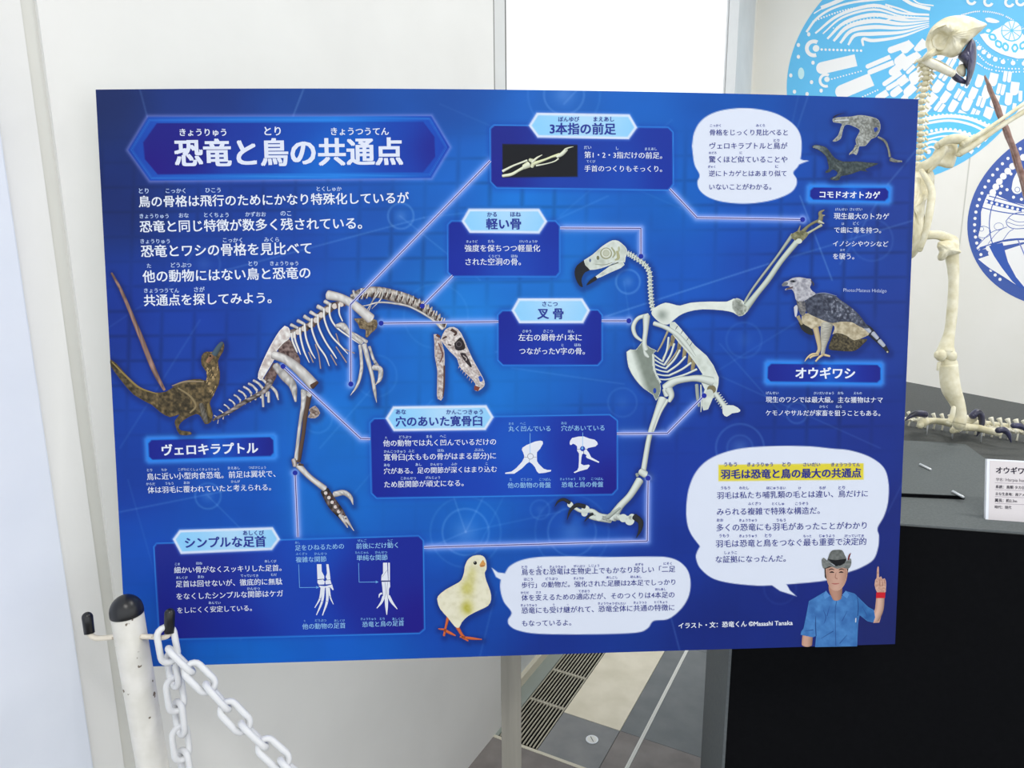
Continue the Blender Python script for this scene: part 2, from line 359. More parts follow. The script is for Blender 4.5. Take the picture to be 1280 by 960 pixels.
class Art:
    """flat print shapes, given in pixels of the photograph, laid on a mapped surface"""
    SEGS = []
    stag = 0.0; cnt = 0
    def __init__(s, mapper, inkf, layer=1, Z=None, shadow=False):
        s.V = []; s.C = []; s.F = []; s.L = []; s.map = mapper; s.ink = inkf; s.layer = layer; s.sh = shadow; s.zoom = (0, 0, 1)
    def z(s, ox, oy, k): s.zoom = (ox, oy, k); return s
    def _p(s, P):
        P = np.asarray(P, float).copy(); P[:, 0] = s.zoom[0] + P[:, 0] / s.zoom[2]; P[:, 1] = s.zoom[1] + P[:, 1] / s.zoom[2]; return P
    def raw(s, P, C, F, layer=None):
        b = len(s.V); s.V += [tuple(p) for p in P]; s.C += [tuple(c) for c in C]; s.cnt += 1; s.L += [(layer or s.layer) + s.cnt * s.stag] * len(P)
        s.F += [tuple(i + b for i in f) for f in F]
    def poly(s, pts, col, layer=None, round_=0, shade=None, rim=None):
        P = s._p(pts)
        if round_:
            Q = smooth_path(np.vstack([P, P[:1]]), round_)[:-1]; P = Q
        tris = tessellate_polygon([[Vector((p[0], p[1], 0)) for p in P]])
        c = s.ink(rim if rim is not None else col)
        s.raw(P, [c] * len(P), tris, layer)
        if s.sh:
            for i in range(len(P)): s.SEGS.append((P[i], P[(i + 1) % len(P)], 1.0))
        if shade is not None: s.fill(P, shade, (layer or s.layer) + 1)
        return P
    def fill(s, P, fn, layer, step=1.0):
        """inner cells of a polygon with colours from fn(x, y)"""
        x0, y0 = P.min(0); x1, y1 = P.max(0)
        xs_ = np.arange(x0, x1 + step, step); ys_ = np.arange(y0, y1 + step, step)
        GX_, GY_ = np.meshgrid(xs_, ys_); ins = np.zeros(GX_.shape, bool); j = len(P) - 1
        for i in range(len(P)):
            xi, yi = P[i]; xj, yj = P[j]
            cnd = ((yi > GY_) != (yj > GY_)); xx = (xj - xi) * (GY_ - yi) / ((yj - yi) or 1e-9) + xi
            ins ^= cnd & (GX_ < xx); j = i
        q = ins[:-1, :-1] & ins[1:, :-1] & ins[:-1, 1:] & ins[1:, 1:]
        if not q.any(): return
        idx = -np.ones(GX_.shape, int); use = np.zeros(GX_.shape, bool)
        use[:-1, :-1] |= q; use[1:, :-1] |= q; use[:-1, 1:] |= q; use[1:, 1:] |= q
        idx[use] = np.arange(use.sum()); px_, py_ = GX_[use], GY_[use]
        c = s.ink(np.clip(fn(px_, py_), 0, 255)); r_, c_ = np.nonzero(q)
        F = np.stack([idx[r_, c_], idx[r_, c_ + 1], idx[r_ + 1, c_ + 1], idx[r_ + 1, c_]], 1)
        s.raw(np.stack([px_, py_], 1), c, F.tolist(), layer)
    def stroke(s, pts, wd, mid, edge=None, layer=None, n=5, mott=0, light=(-0.5, -0.7)):
        P = s._p(pts); k = s.zoom[2]; W = np.array(wd if hasattr(wd, '__len__') else [wd] * len(P), float) / k
        Q = smooth_path(np.c_[P, W], n if len(P) > 2 else 3); P = Q[:, :2]; W = np.maximum(Q[:, 2], 0.25) / 2
        if edge is not None:                      # rounded ends
            for e_ in (0, -1):
                if W[e_] > 1.2:
                    t_ = unit(P[e_] - P[1 if e_ == 0 else -2]); w0 = W[e_]; ex = [(P[e_] + t_ * w0 * .45 * math.sin(q_), w0 * math.cos(q_)) for q_ in (.5, 1.0, 1.35)]
                    if e_ == 0: P = np.vstack([[x_[0] for x_ in ex[::-1]], P]); W = np.r_[[x_[1] for x_ in ex[::-1]], W]
                    else: P = np.vstack([P, [x_[0] for x_ in ex]]); W = np.r_[W, [x_[1] for x_ in ex]]
        d = np.gradient(P, axis=0); d /= np.maximum(np.linalg.norm(d, axis=1), 1e-9)[:, None]; nrm = np.stack([-d[:, 1], d[:, 0]], 1)
        if edge is None: ofs = [-1, 1]
        else: ofs = [-1, -0.55, 0, 0.55, 1]
        mid = np.array(mid, float); V = []; C = []; m = len(ofs)
        for i in range(len(P)):
            for o in ofs:
                V.append(P[i] + nrm[i] * W[i] * o)
                if edge is None: cc = mid
                else:
                    e = np.array(edge, float); side = o * (nrm[i] @ np.array(light)); f = {0: 1, 0.55: 0.85, 1: 0.28}[abs(o)]
                    cc = (e + (mid - e) * f) * (1 + 0.22 * side)
                vv_ = V[-1]; mt = 1 - (1.6 * mott * np.clip((fbm(np.array([vv_[0] * 0.7]), np.array([vv_[1] * 0.7]))[0] - .28) * 1.8, 0, 1) if mott else 0)
                C.append(s.ink(np.clip(cc * max(mt, .2), 0, 255)))
        F = [(i * m + j, i * m + j + 1, (i + 1) * m + j + 1, (i + 1) * m + j) for i in range(len(P) - 1) for j in range(m - 1)]
        s.raw(V, C, F, layer)
        if s.sh:
            for i in range(0, len(P) - 1): s.SEGS.append((P[i], P[i + 1], W[i]))
    def disc(s, x, y, r, col, layer=None, ry=None, n=20):
        x, y = s._p([(x, y)])[0]; r = r / s.zoom[2]; ry = r if ry is None else ry / s.zoom[2]
        P = [(x + r * math.cos(2 * math.pi * i / n), y + ry * math.sin(2 * math.pi * i / n)) for i in range(n)]
        s.raw(P, [s.ink(col)] * n, [tuple(range(n))], layer)
    def ring(s, x, y, r, w_, col, layer=None, a0=0, a1=360, ry=None, n=30):
        ry = ry or r
        s.stroke([(x + r * math.cos(math.radians(a0 + (a1 - a0) * i / n)), y + ry * math.sin(math.radians(a0 + (a1 - a0) * i / n))) for i in range(n + 1)], w_, col, layer=layer, n=1)
    def build(s, name, mat, parent, label=None):
        V = np.array(s.V); L = np.array(s.L, float)
        P = s.map(V[:, 0], V[:, 1], L)
        o = mesh(name, P, s.F, mat, parent, colors=np.array(s.C))
        if label: o['label'] = label
        return o
def board_map(X, Y, L):
    P, u, v = to_board(X, Y); return P + N_ * (L * LAY)[:, None]
def BoardArt(layer=1, shadow=False): return Art(board_map, ink, layer, shadow=shadow)

# ------------------------------------------------------------------ the information board on its steel stand
footp = at(638.5, 960, 1.20)
pz = at(638.5, 700, 1.11)
vx = on_z(638.5, 820, 0)                                   # direction in plan in which the post is seen
pd = unit(np.array([vx[0], vx[1], 0])); pc = pd * 1.128; pside = np.array([pd[1], -pd[0], 0])
board = thing('information_board', (pc[0], pc[1], 0), 'large blue printed board comparing dinosaur and eagle skeletons, on a flat steel post', 'information board')
def obox(name, c, ax, ay, az, mat, parent, bevel=0):
    V = [np.array(c) + sx * np.array(ax) + sy * np.array(ay) + sz * np.array(az) for sz in (-1, 1) for sx, sy in ((-1, -1), (1, -1), (1, 1), (-1, 1))]
    o = mesh(name, V, BOXF, mat, parent)
    if bevel:
        md = o.modifiers.new('bevel', 'BEVEL'); md.width = bevel; md.segments = 2; md.limit_method = 'ANGLE'
    return o
ptop = 1.52
obox('post', (pc[0], pc[1], ptop / 2 + 0.004), pside * 0.0178, pd * 0.0065, (0, 0, ptop / 2), M_steel, board, 0.0012)
obox('base_plate', (pc[0], pc[1], 0.004), pside * 0.2, pd * 0.15, (0, 0, 0.004), M_steel, board, 0.002)
# bracket between the leaning sheet and the upright post
bc, _, _ = to_board(np.array([638.5]), np.array([330.0])); bc = bc[0]
g = Geo(); zt = bc[2]
back = bc - N_ * 0.006; 
g.tube([back, np.array([pc[0], pc[1], zt]) - pd * 0.006], 0.012, 10); g.build('bracket', M_steel, board)
# body of the sheet: front grid carries the printed ground with some room light in its tones, sides and back are foam board
NU, NV = 860, 608
uu, vv = np.meshgrid(np.linspace(0, 1, NU), np.linspace(0, 1, NV)); P3 = surf(uu, vv); PX, PY = project(P3)

def field(pts, X, Y, p=3.2):
    num = np.zeros(X.shape + (3,)); den = np.zeros(X.shape)
    for x, y, c in pts:
        w_ = 1.0 / (((X - x) ** 2 + (Y - y) ** 2 + 900.0) ** (p / 2)); num += w_[..., None] * np.array(c, float); den += w_
    return num / den[..., None]
BG = [(130, 125, (38, 46, 98)), (250, 125, (42, 56, 128)), (400, 130, (42, 72, 152)), (550, 120, (38, 80, 168)), (700, 130, (42, 100, 192)), (800, 150, (32, 98, 192)), (900, 130, (28, 85, 178)), (1050, 130, (38, 72, 160)), (1140, 135, (45, 62, 145)),
      (140, 250, (34, 46, 112)), (300, 250, (34, 62, 155)), (450, 250, (36, 86, 182)), (550, 240, (34, 102, 200)), (650, 250, (28, 116, 212)), (850, 250, (25, 100, 198)), (950, 265, (26, 84, 188)), (1130, 250, (44, 62, 150)), (1000, 300, (32, 72, 172)),
      (150, 400, (32, 54, 148)), (250, 400, (32, 62, 162)), (350, 310, (38, 74, 172)), (450, 450, (26, 102, 202)), (580, 400, (34, 124, 214)), (600, 480, (28, 116, 210)), (700, 350, (34, 114, 208)), (850, 350, (28, 88, 192)), (950, 330, (32, 72, 172)), (1130, 400, (42, 60, 148)), (930, 420, (28, 72, 172)),
      (250, 440, (32, 66, 168)), (160, 600, (25, 60, 158)), (300, 640, (22, 82, 185)), (410, 620, (24, 108, 205)), (430, 520, (28, 114, 208)), (600, 650, (26, 102, 200)), (700, 650, (24, 76, 178)), (850, 600, (32, 58, 162)), (950, 540, (28, 54, 148)), (1100, 540, (32, 48, 138)), (560, 500, (28, 112, 208)),
      (180, 700, (20, 76, 180)), (170, 800, (20, 88, 190)), (300, 812, (20, 104, 208)), (450, 805, (20, 92, 196)), (560, 760, (22, 68, 168)), (640, 690, (26, 84, 182)), (700, 805, (26, 48, 138)), (900, 785, (26, 40, 124)), (1000, 720, (26, 38, 124)), (1100, 785, (32, 36, 102)), (850, 680, (26, 50, 145)), (1115, 650, (30, 40, 122))]
IMG = field(BG, PX, PY)  # dark corners and lighter middle: printed vignette plus painted-in room light
# soft square grid and clouds
cell = lambda a, per, wd: np.clip(1 - np.abs(((a / per + 0.5) % 1) - 0.5) * per / wd, 0, 1)
gx_ = cell(PX + 0.03 * PY - 12, 40.5, 4.5); gy_ = cell(PY + 0.012 * PX + 12, 31.0, 3.5)
gm = np.clip(fbm(PX / 130 + 3, PY / 110) * 2.2 - 0.55, 0.12, 1) * np.clip((PY - 150) / 60, 0, 1) * np.clip((585 - PY) / 60, 0.12, 1)
IMG *= (1 - 0.17 * np.maximum(gx_, gy_) * gm)[..., None]
IMG *= (1 + 0.10 * (fbm(PX / 60 + 11, PY / 50 + 5) - 0.5))[..., None]
def add(mask, col, k=1.0):
    global IMG
    m = np.clip(mask * k, 0, 1)[..., None]; IMG = IMG * (1 - m) + np.array(col, float) * m
def segd(ax, ay, bx, by):
    dx, dy = bx - ax, by - ay; t = np.clip(((PX - ax) * dx + (PY - ay) * dy) / (dx * dx + dy * dy + 1e-9), 0, 1)
    return np.hypot(PX - ax - t * dx, PY - ay - t * dy)
IMG *= np.array((0.84, 1.0, 1.0))
# lens-like rings and fine rays of the printed ground
for x, y, r, k in ((501, 270, 16, .30), (582, 665, 29, .26), (582, 665, 44, .14), (260, 620, 16, .26), (785, 352, 15, .34), (705, 118, 25, .25), (705, 118, 45, .12), (715, 665, 30, .22), (715, 665, 46, .12), (397, 523, 18, .16), (675, 637, 12, .16), (996, 516, 13, .2), (925, 560, 30, .22), (925, 560, 16, .15), (778, 503, 18, .14), (1090, 300, 26, .12), (255, 330, 20, .16), (470, 470, 26, .12), (930, 425, 22, .12), (545, 395, 40, .10), (975, 735, 20, .08)):
    d = np.hypot(PX - x, PY - y); add(np.clip(1 - np.abs(d - r) / 2.2, 0, 1), (150, 185, 240), k); add(np.exp(-(d / (r * 0.45)) ** 2), (150, 180, 240), k * 0.8)
for a, b, c_, d_, k in ((255, 345, 530, 272, .22), (530, 272, 620, 262, .14), (500, 270, 600, 350, .16), (620, 440, 960, 330, .3), (960, 330, 1160, 270, .2), (770, 60, 705, 130, .2), (150, 640, 290, 612, .2), (260, 620, 320, 680, .16), (582, 665, 560, 600, .2), (582, 665, 610, 610, .2), (582, 665, 500, 700, .16), (582, 665, 700, 640, .12), (1000, 245, 1040, 350, .28), (1110, 230, 1160, 170, .22), (1050, 330, 1110, 230, .18), (1010, 120, 990, 180, .16), (640, 300, 760, 245, .15), (700, 270, 840, 150, .1), (900, 430, 980, 520, .12), (900, 470, 1100, 560, .12), (150, 560, 250, 400, .12), (200, 740, 160, 600, .1), (400, 560, 470, 480, .14), (440, 620, 540, 500, .12), (640, 600, 560, 760, .1), (820, 700, 850, 815, .18), (620, 740, 600, 820, .14), (300, 800, 320, 770, .12), (640, 460, 780, 480, .14), (780, 352, 800, 480, .1), (870, 480, 1000, 400, .1), (120, 420, 240, 340, .1), (550, 130, 850, 260, .08), (380, 110, 366, 146, .28), (175, 112, 184, 146, .2), (1110, 640, 1150, 560, .12), (980, 200, 1000, 110, .1)):
    add(np.clip(1 - segd(a, b, c_, d_) / 1.8, 0, 1), (165, 195, 245), k)

def polymask(pts, soft=0.8):
    """anti-aliased inside mask of a polygon and its signed distance"""
    P = np.array(pts, float); x0, y0 = P.min(0) - 8; x1, y1 = P.max(0) + 8
    sel = (PX > x0) & (PX < x1) & (PY > y0) & (PY < y1); X = PX[sel]; Y = PY[sel]
    ins = np.zeros(X.shape, bool); D = np.full(X.shape, 1e9); j = len(P) - 1
    for i in range(len(P)):
        xi, yi = P[i]; xj, yj = P[j]
        cnd = ((yi > Y) != (yj > Y)); ins ^= cnd & (X < (xj - xi) * (Y - yi) / ((yj - yi) or 1e-9) + xi)
        dx, dy = xj - xi, yj - yi; t = np.clip(((X - xi) * dx + (Y - yi) * dy) / (dx * dx + dy * dy + 1e-9), 0, 1)
        D = np.minimum(D, np.hypot(X - xi - t * dx, Y - yi - t * dy)); j = i
    sd = np.full(PX.shape, 1e3); sd[sel] = np.where(ins, -D, D); return sd
def zz(pts, ox, oy, k): return [(ox + x / k, oy + y / k) for x, y in pts]
# glowing leader lines
LEAD = [[(613, 201), (438, 381), (438.7, 479)], [(566, 344.5), (528, 382.5)], [(476.5, 404), (623, 402)], [(700, 285), (801, 285.5), (801, 320.5)], [(837, 236), (871, 272), (1003, 274.5)], [(752, 401), (786, 401)], [(354, 458), (451, 548), (463, 548.5)], [(771, 542), (834, 541.5), (880, 494.5)], [(530, 684), (809, 676.2), (810, 597.6)], [(369, 591), (372.5, 671)]]
DOTS = [(438.7, 480), (528, 382.5), (476.5, 404), (801, 320.5), (1003, 274.5), (786, 401), (354, 458), (880, 494.5), (810, 597.6), (369, 591)]
def glow_lines():
    d = np.full(PX.shape, 1e3)
    for L_ in LEAD:
        for a, b in zip(L_[:-1], L_[1:]): d = np.minimum(d, segd(*a, *b))
    for x, y in DOTS: d = np.minimum(d, np.hypot(PX - x, PY - y) - 1.5)
    add(np.exp(-(np.maximum(d, 0) / 4.6) ** 2), (168, 182, 245), 0.80)
    add(np.exp(-(np.maximum(d, 0) / 8.0) ** 2), (110, 150, 240), 0.22)
glow_lines()
# text boxes
def hgrad(stops): 
    xs_ = [s_[0] for s_ in stops]; cs = np.array([s_[1] for s_ in stops], float)
    return lambda X, Y: np.stack([np.interp(X, xs_, cs[:, i]) for i in range(3)], -1)
def fillsd(sd, colf, k=1.0):
    global IMG
    m = (np.clip(0.5 - sd / 1.2, 0, 1) * k)[..., None]; c_ = colf(PX, PY) if callable(colf) else np.array(colf, float); IMG = IMG * (1 - m) + c_ * m
def textbox(pts, colf):
    sd = polymask(pts)
    add(np.exp(-(np.maximum(sd, 0) / 5.0) ** 2) * (sd > 0), (20, 60, 170), 0.35)
    fillsd(sd - 1.4, (52, 140, 232), 0.9); fillsd(sd, colf)
textbox([(613.5, 161), (618, 157), (835, 160), (840.5, 165.5), (841, 230), (835, 237), (621, 234), (614, 227)], lambda X, Y: field([(620, 170, (34, 40, 138)), (620, 225, (34, 34, 142)), (700, 230, (30, 66, 172)), (730, 170, (30, 62, 165)), (780, 225, (26, 76, 184)), (835, 175, (30, 52, 158)), (835, 225, (26, 50, 160))], X, Y))
textbox([(560.5, 281), (564.5, 277), (694, 277), (699, 282.5), (699, 340), (695, 345), (566, 345), (560.5, 340)], lambda X, Y: field([(565, 285, (24, 40, 150)), (565, 340, (26, 44, 160)), (640, 300, (30, 70, 180)), (640, 340, (32, 78, 188)), (695, 290, (26, 48, 158)), (695, 338, (26, 56, 170))], X, Y))
textbox([(623, 394), (628, 389), (747, 388), (752, 394), (752, 450), (747, 456), (629, 456), (623, 450)], lambda X, Y: field([(628, 400, (26, 38, 148)), (628, 448, (24, 42, 158)), (690, 420, (28, 60, 172)), (700, 450, (28, 58, 172)), (748, 400, (26, 40, 150)), (748, 448, (26, 34, 145))], X, Y))
textbox([(463, 529), (468, 524), (762, 519), (771, 526), (771, 611), (765, 617.5), (471, 622), (465, 616)], lambda X, Y: field([(470, 535, (24, 40, 150)), (470, 610, (24, 36, 150)), (520, 600, (20, 46, 160)), (560, 560, (26, 66, 178)), (640, 560, (26, 92, 200)), (650, 605, (24, 76, 190)), (720, 560, (28, 48, 160)), (765, 535, (30, 56, 165)), (765, 605, (30, 26, 135)), (600, 610, (24, 66, 180))], X, Y))
textbox([(193, 684), (196, 680), (523, 670.5), (528.5, 676), (530, 786), (524, 791), (200, 799)], lambda X, Y: field([(200, 690, (30, 40, 140)), (205, 790, (34, 34, 145)), (260, 740, (32, 40, 145)), (300, 790, (26, 44, 155)), (350, 740, (26, 66, 175)), (390, 690, (22, 78, 190)), (390, 780, (22, 66, 180)), (450, 740, (30, 40, 150)), (520, 690, (26, 40, 150)), (522, 780, (34, 24, 135))], X, Y))
# title frame
OUT = [(160, 187.5), (185, 146), (539, 145), (562, 184), (539, 222.5), (187.5, 226)]
INN = [(179, 178), (196, 154), (529, 152), (543, 171), (544, 196), (529, 215.5), (197, 218), (181, 199)]
sdo = polymask(OUT)
add(np.exp(-(sdo / 3.0) ** 2) * (sdo > -1), (150, 150, 230), 0.55)
fillsd(sdo, hgrad([(160, (28, 66, 168)), (200, (34, 84, 190)), (330, (34, 110, 208)), (420, (34, 122, 222)), (500, (26, 96, 200)), (562, (28, 66, 180))]))
for dd, kk in ((-3.2, .4), (-4.8, .25)):
    add(np.clip(1 - np.abs(sdo - dd) / 0.9, 0, 1), (70, 170, 240), kk)
fillsd(polymask(INN), lambda X, Y: field([(185, 170, (38, 34, 132)), (190, 205, (40, 22, 128)), (240, 185, (36, 30, 132)), (300, 160, (32, 56, 158)), (300, 212, (30, 70, 175)), (370, 165, (26, 74, 178)), (400, 205, (22, 112, 214)), (450, 180, (24, 98, 200)), (500, 160, (26, 70, 178)), (500, 210, (28, 66, 176)), (540, 185, (36, 34, 140))], X, Y))
# name plates
def plate(pts, inn):
    sd = polymask(pts); add(np.exp(-(np.maximum(sd, 0) / 4.0) ** 2), (70, 150, 245), 0.75); fillsd(sd, (40, 130, 230)); s2 = polymask(inn)
    x0 = inn[0][0]; x1 = inn[2][0]; xm = (x0 + x1) / 2
    fillsd(s2, hgrad([(x0, (26, 34, 142)), (xm - 12, (26, 50, 160)), (xm + 8, (22, 88, 195)), (x1 - 20, (26, 44, 155)), (x1, (28, 34, 140))]))
def platepts(a, b, c_, d_, ins, cut):
    a, b, c_, d_ = map(np.array, (a, b, c_, d_)); h = unit(b - a); v = unit(d_ - a)
    a = a + h * ins + v * ins; b = b - h * ins + v * ins; c_ = c_ - h * ins - v * ins; d_ = d_ + h * ins - v * ins
    return [tuple(a + v * cut), tuple(a + h * cut), tuple(b - h * cut), tuple(b + v * cut), tuple(c_ - v * cut), tuple(c_ - h * cut), tuple(d_ + h * cut), tuple(d_ - v * cut)]
for q in (((1011, 232), (1113, 233), (1112, 253.5), (1010, 251.5)), ((958, 452.5), (1103, 454), (1102.5, 480.5), (957, 479)), ((183, 548), (343.5, 544), (344.5, 572), (184.5, 577))):
    plate(platepts(*q, 0, 2), platepts(*q, 2.2, 4))
# heading hexagons: pale rim, light blue middle
def hexa(pts):
    sd = polymask(pts); add(np.exp(-(np.maximum(sd, 0) / 2.2) ** 2), (120, 160, 235), 0.4); fillsd(sd, (214, 226, 246))
    P = np.array(pts); x0, x1 = P[:, 0].min(), P[:, 0].max(); xm = (x0 + x1) / 2; ym = P[:, 1].mean()
    s = (x1 - x0) / 2
    fillsd(sd + 3.0, lambda X, Y: field([(x0 + 0.1 * s, ym, (130, 200, 245)), (x0 + .5 * s, ym - 8, (156, 212, 248)), (x0 + .5 * s, ym + 9, (130, 200, 248)), (xm + .1 * s, ym - 8, (200, 226, 246)), (xm, ym + 9, (176, 214, 246)), (x1 - .4 * s, ym - 8, (170, 214, 246)), (x1 - .5 * s, ym + 9, (140, 204, 248)), (x1 - .1 * s, ym, (122, 194, 242))], X, Y))
hexa([(661, 157), (671, 141), (787, 143), (796.5, 159.5), (786, 174), (672, 172)])
hexa([(577, 276.5), (586, 261), (674, 261), (684, 277), (674, 292), (587, 291)])
hexa([(639.5, 388), (648, 373), (728, 373), (737.5, 388), (729, 404), (649, 404)])
hexa([(482, 523), (491.5, 508), (608, 506.5), (617, 521.5), (607, 537.5), (492, 539)])
hexa([(216, 674), (224.5, 662.5), (341, 659), (350, 674), (340, 687.5), (226, 692.5)])
# speech bubbles
def bubble(pts, tail, c_=(218, 225, 240)):
    P = smooth_path(np.array(pts + pts[:1], float), 8)[:-1]; sd = polymask(P)
    if tail: sd = np.minimum(sd, polymask(tail))
    fillsd(sd, c_); return sd
bubble(zz([(100, 330), (112, 260), (150, 200), (220, 160), (320, 142), (420, 145), (520, 168), (600, 215), (640, 270), (648, 340), (636, 420), (607, 462), (623, 495), (620, 530), (590, 565), (520, 595), (440, 612), (350, 618), (250, 608), (180, 585), (138, 550), (127, 510), (138, 475), (112, 420)], 840, 100, 4), zz([(630, 392), (660, 402), (688, 402), (655, 414), (618, 430)], 840, 100, 4))
bubble(zz([(122, 470), (150, 430), (210, 400), (300, 385), (450, 382), (650, 385), (850, 383), (940, 387), (1000, 410), (1040, 455), (1053, 520), (1040, 590), (1000, 650), (940, 695), (868, 705), (840, 740), (790, 762), (650, 770), (450, 772), (280, 768), (190, 752), (148, 728), (140, 700), (157, 662), (120, 610), (102, 550), (104, 500)], 600, 600, 4), zz([(58, 438), (90, 462), (135, 468), (115, 505), (80, 485)], 600, 600, 4))
sdb = bubble(zz([(100, 492), (55, 430), (35, 370), (32, 290), (45, 200), (80, 120), (140, 60), (230, 20), (340, -2), (500, -10), (650, -8), (760, 3), (850, 12), (950, 45), (1020, 100), (1043, 180), (1040, 270), (1020, 340), (988, 400), (995, 440), (990, 500), (965, 560), (900, 600), (840, 622), (770, 652), (700, 667), (535, 682), (455, 687), (380, 688), (250, 675), (160, 650), (100, 600), (80, 550), (85, 520)], 850, 560, 4), zz([(450, 680), (500, 715), (582, 741), (550, 712), (532, 680)], 850, 560, 4))
fillsd(polymask([(898, 581), (1079.5, 579), (1079.5, 599.5), (898, 601.5)]), (222, 208, 62))
fillsd(polymask([(628, 180), (722, 181), (722, 221), (628, 222)]), (24, 26, 32))

# ---- illustrations ---------------------------------------------------------
prints = []
WH = (232, 230, 226); SH = (118, 106, 104); DK = (74, 54, 50)
a = BoardArt(4, True).z(320, 350, 6)
def mott(c1, c2, sc=0.35, lo=0.35, hi=0.65):
    c1 = np.array(c1, float); c2 = np.array(c2, float)
    def f(X, Y):
        t = np.clip((fbm(X * sc + 5, Y * sc + 2) - (lo - .14)) / (hi - lo + .28), 0, 1)[..., None]; return c1 * (1 - t) + c2 * t
    return f
# meat-eating dinosaur skeleton: tail, pelvis, ribs, spine
a.poly([(180, 440), (250, 440), (290, 520), (330, 590), (320, 640), (250, 590), (170, 560)], (88, 66, 60), round_=3, shade=mott((60, 44, 42), (150, 130, 124)))
a.poly([(130, 620), (165, 640), (160, 700), (135, 760), (95, 770), (60, 740), (95, 680)], (86, 64, 60), round_=3, shade=mott((60, 44, 42), (140, 118, 112)))
for i in range(10):
    t = i / 9; x = 335 - 62 * t; y = 482 + 42 * t - 5 * math.sin(t * 3.1); a.z(0, 0, 1); k = 1 - 0.55 * t
    a.stroke([(x, y), (x - 5 * k, y - 6 * k), (x - 12 * k, y - 10 * k)], [3.8 * k, 3.2 * k, 3.4 * k], WH, SH, 5, mott=.2)
    a.stroke([(x, y + 1), (x - 1 * k, y + 7 * k), (x - 2 * k, y + 13 * k)], [2.6 * k, 2.2 * k, 3.0 * k], WH, SH, 5, mott=.2)
a.stroke([(338, 476), (332, 487), (320, 495), (305, 503), (288, 514), (270, 523), (266, 526)], [9, 7, 6, 5.5, 5, 3.5, 2], (205, 192, 186), DK, 7, mott=0.55)
a.z(320, 350, 6)
a.stroke([(115, 800), (150, 840), (168, 900)], [20, 24, 10], WH, SH, 8, mott=.2); a.stroke([(95, 840), (95, 915)], [20, 22], WH, SH, 8, mott=.2); a.stroke([(50, 860), (55, 950)], [20, 16], WH, SH, 8, mott=.2)
a.stroke([(262, 400), (340, 370), (420, 330), (480, 270), (560, 205), (640, 175)], [52, 50, 52, 56, 60, 40], (196, 180, 172), DK, 6, mott=0.6)
for p, q, wd in (((262, 335), (312, 360), 26), ((312, 305), (362, 330), 28), ((362, 272), (412, 305), 30), ((408, 240), (455, 268), 28), ((462, 198), (515, 225), 34), ((515, 160), (560, 185), 30), ((730, 80), (745, 130), 18), ((790, 65), (805, 110), 16)):
    a.stroke([p, q], [wd, wd * 0.8], WH, SH, 7, mott=.2)
q0 = smooth_path([(275, 415), (340, 375), (420, 330), (480, 270), (560, 210), (640, 180)], 8)
for i in range(9):
    p = q0[int(i / 8 * (len(q0) - 1))]; a.disc(p[0], p[1], 19, (214, 204, 196), 7, ry=21); a.stroke([(p[0] + 14, p[1] - 26), (p[0] + 26, p[1] + 18)], [10, 14], (96, 70, 62), layer=7)
RIB = [[(265, 400), (275, 460), (300, 520), (310, 545)], [(290, 390), (295, 450), (320, 520), (335, 560)], [(330, 360), (335, 430), (360, 530), (400, 620)], [(365, 330), (375, 430), (410, 530), (445, 590)], [(420, 290), (420, 370), (460, 480), (520, 570), (550, 645)], [(465, 260), (470, 350), (520, 460), (580, 550), (605, 590)], [(510, 220), (515, 300), (560, 410), (640, 500), (690, 555)], [(555, 180), (555, 270), (600, 350), (690, 420), (780, 480)], [(625, 180), (625, 250), (650, 310)]]
for r_ in ([(445, 480), (470, 560), (485, 665)], [(600, 400), (640, 500), (740, 550)], [(395, 540), (430, 620)], [(560, 560), (605, 640)], [(600, 500), (680, 620)]): a.stroke(r_, 10, (165, 150, 150), (70, 60, 66), 6)
for r_ in RIB: a.stroke(r_, [16, 15, 14, 6] if len(r_) == 4 else ([16, 15, 14, 13, 6] if len(r_) == 5 else [15, 13, 9]), (236, 236, 232), (120, 116, 120), 8)
a.poly([(215, 343), (245, 358), (257, 395), (250, 440), (205, 475), (155, 535), (140, 590), (100, 660), (62, 722), (42, 750), (20, 742), (20, 690), (60, 590), (110, 490), (170, 390)], WH, 9, round_=3, shade=mott((236, 234, 230), (172, 156, 150), 0.22, 0.42, 0.75))
a.stroke([(145, 640), (215, 720), (275, 790), (298, 910)], [52, 70, 60, 16], WH, SH, 9, mott=0.25)
a.stroke([(130, 560), (230, 600), (330, 680), (430, 785)], [64, 66, 78, 84], WH, SH, 11, mott=0.15)
a.stroke([(420, 800), (462, 765)], [40, 22], (86, 62, 50), (50, 36, 30), 13)
# fore limb and shoulder
a.poly([(730, 290), (820, 285), (905, 300), (905, 360), (862, 400), (835, 432), (820, 420), (822, 372), (780, 365), (765, 330)], (112, 94, 66), 9, round_=2, shade=mott((70, 58, 42), (168, 150, 118), 0.5))
a.stroke([(540, 112), (640, 135), (740, 190), (860, 290)], [72, 62, 66, 76], WH, SH, 11, mott=0.1)
a.stroke([(600, 345), (650, 345), (700, 395), (795, 470)], [26, 52, 36, 36], WH, SH, 10, mott=.2); a.stroke([(700, 390), (760, 420), (830, 465)], [26, 24, 30], WH, SH, 9, mott=.2)
a.stroke([(780, 490), (790, 590), (790, 680), (760, 790), (708, 866)], [26, 24, 26, 20, 3], WH, SH, 10, mott=.2)
a.stroke([(812, 485), (840, 600), (872, 720), (890, 830), (905, 920)], [38, 34, 28, 26, 3], WH, SH, 10, mott=.2)
a.stroke([(850, 500), (880, 590), (912, 645)], [22, 22, 26], WH, SH, 10, mott=0.35); a.stroke([(880, 655), (932, 670), (930, 740), (898, 786)], [40, 40, 32, 5], WH, SH, 11, mott=.2)
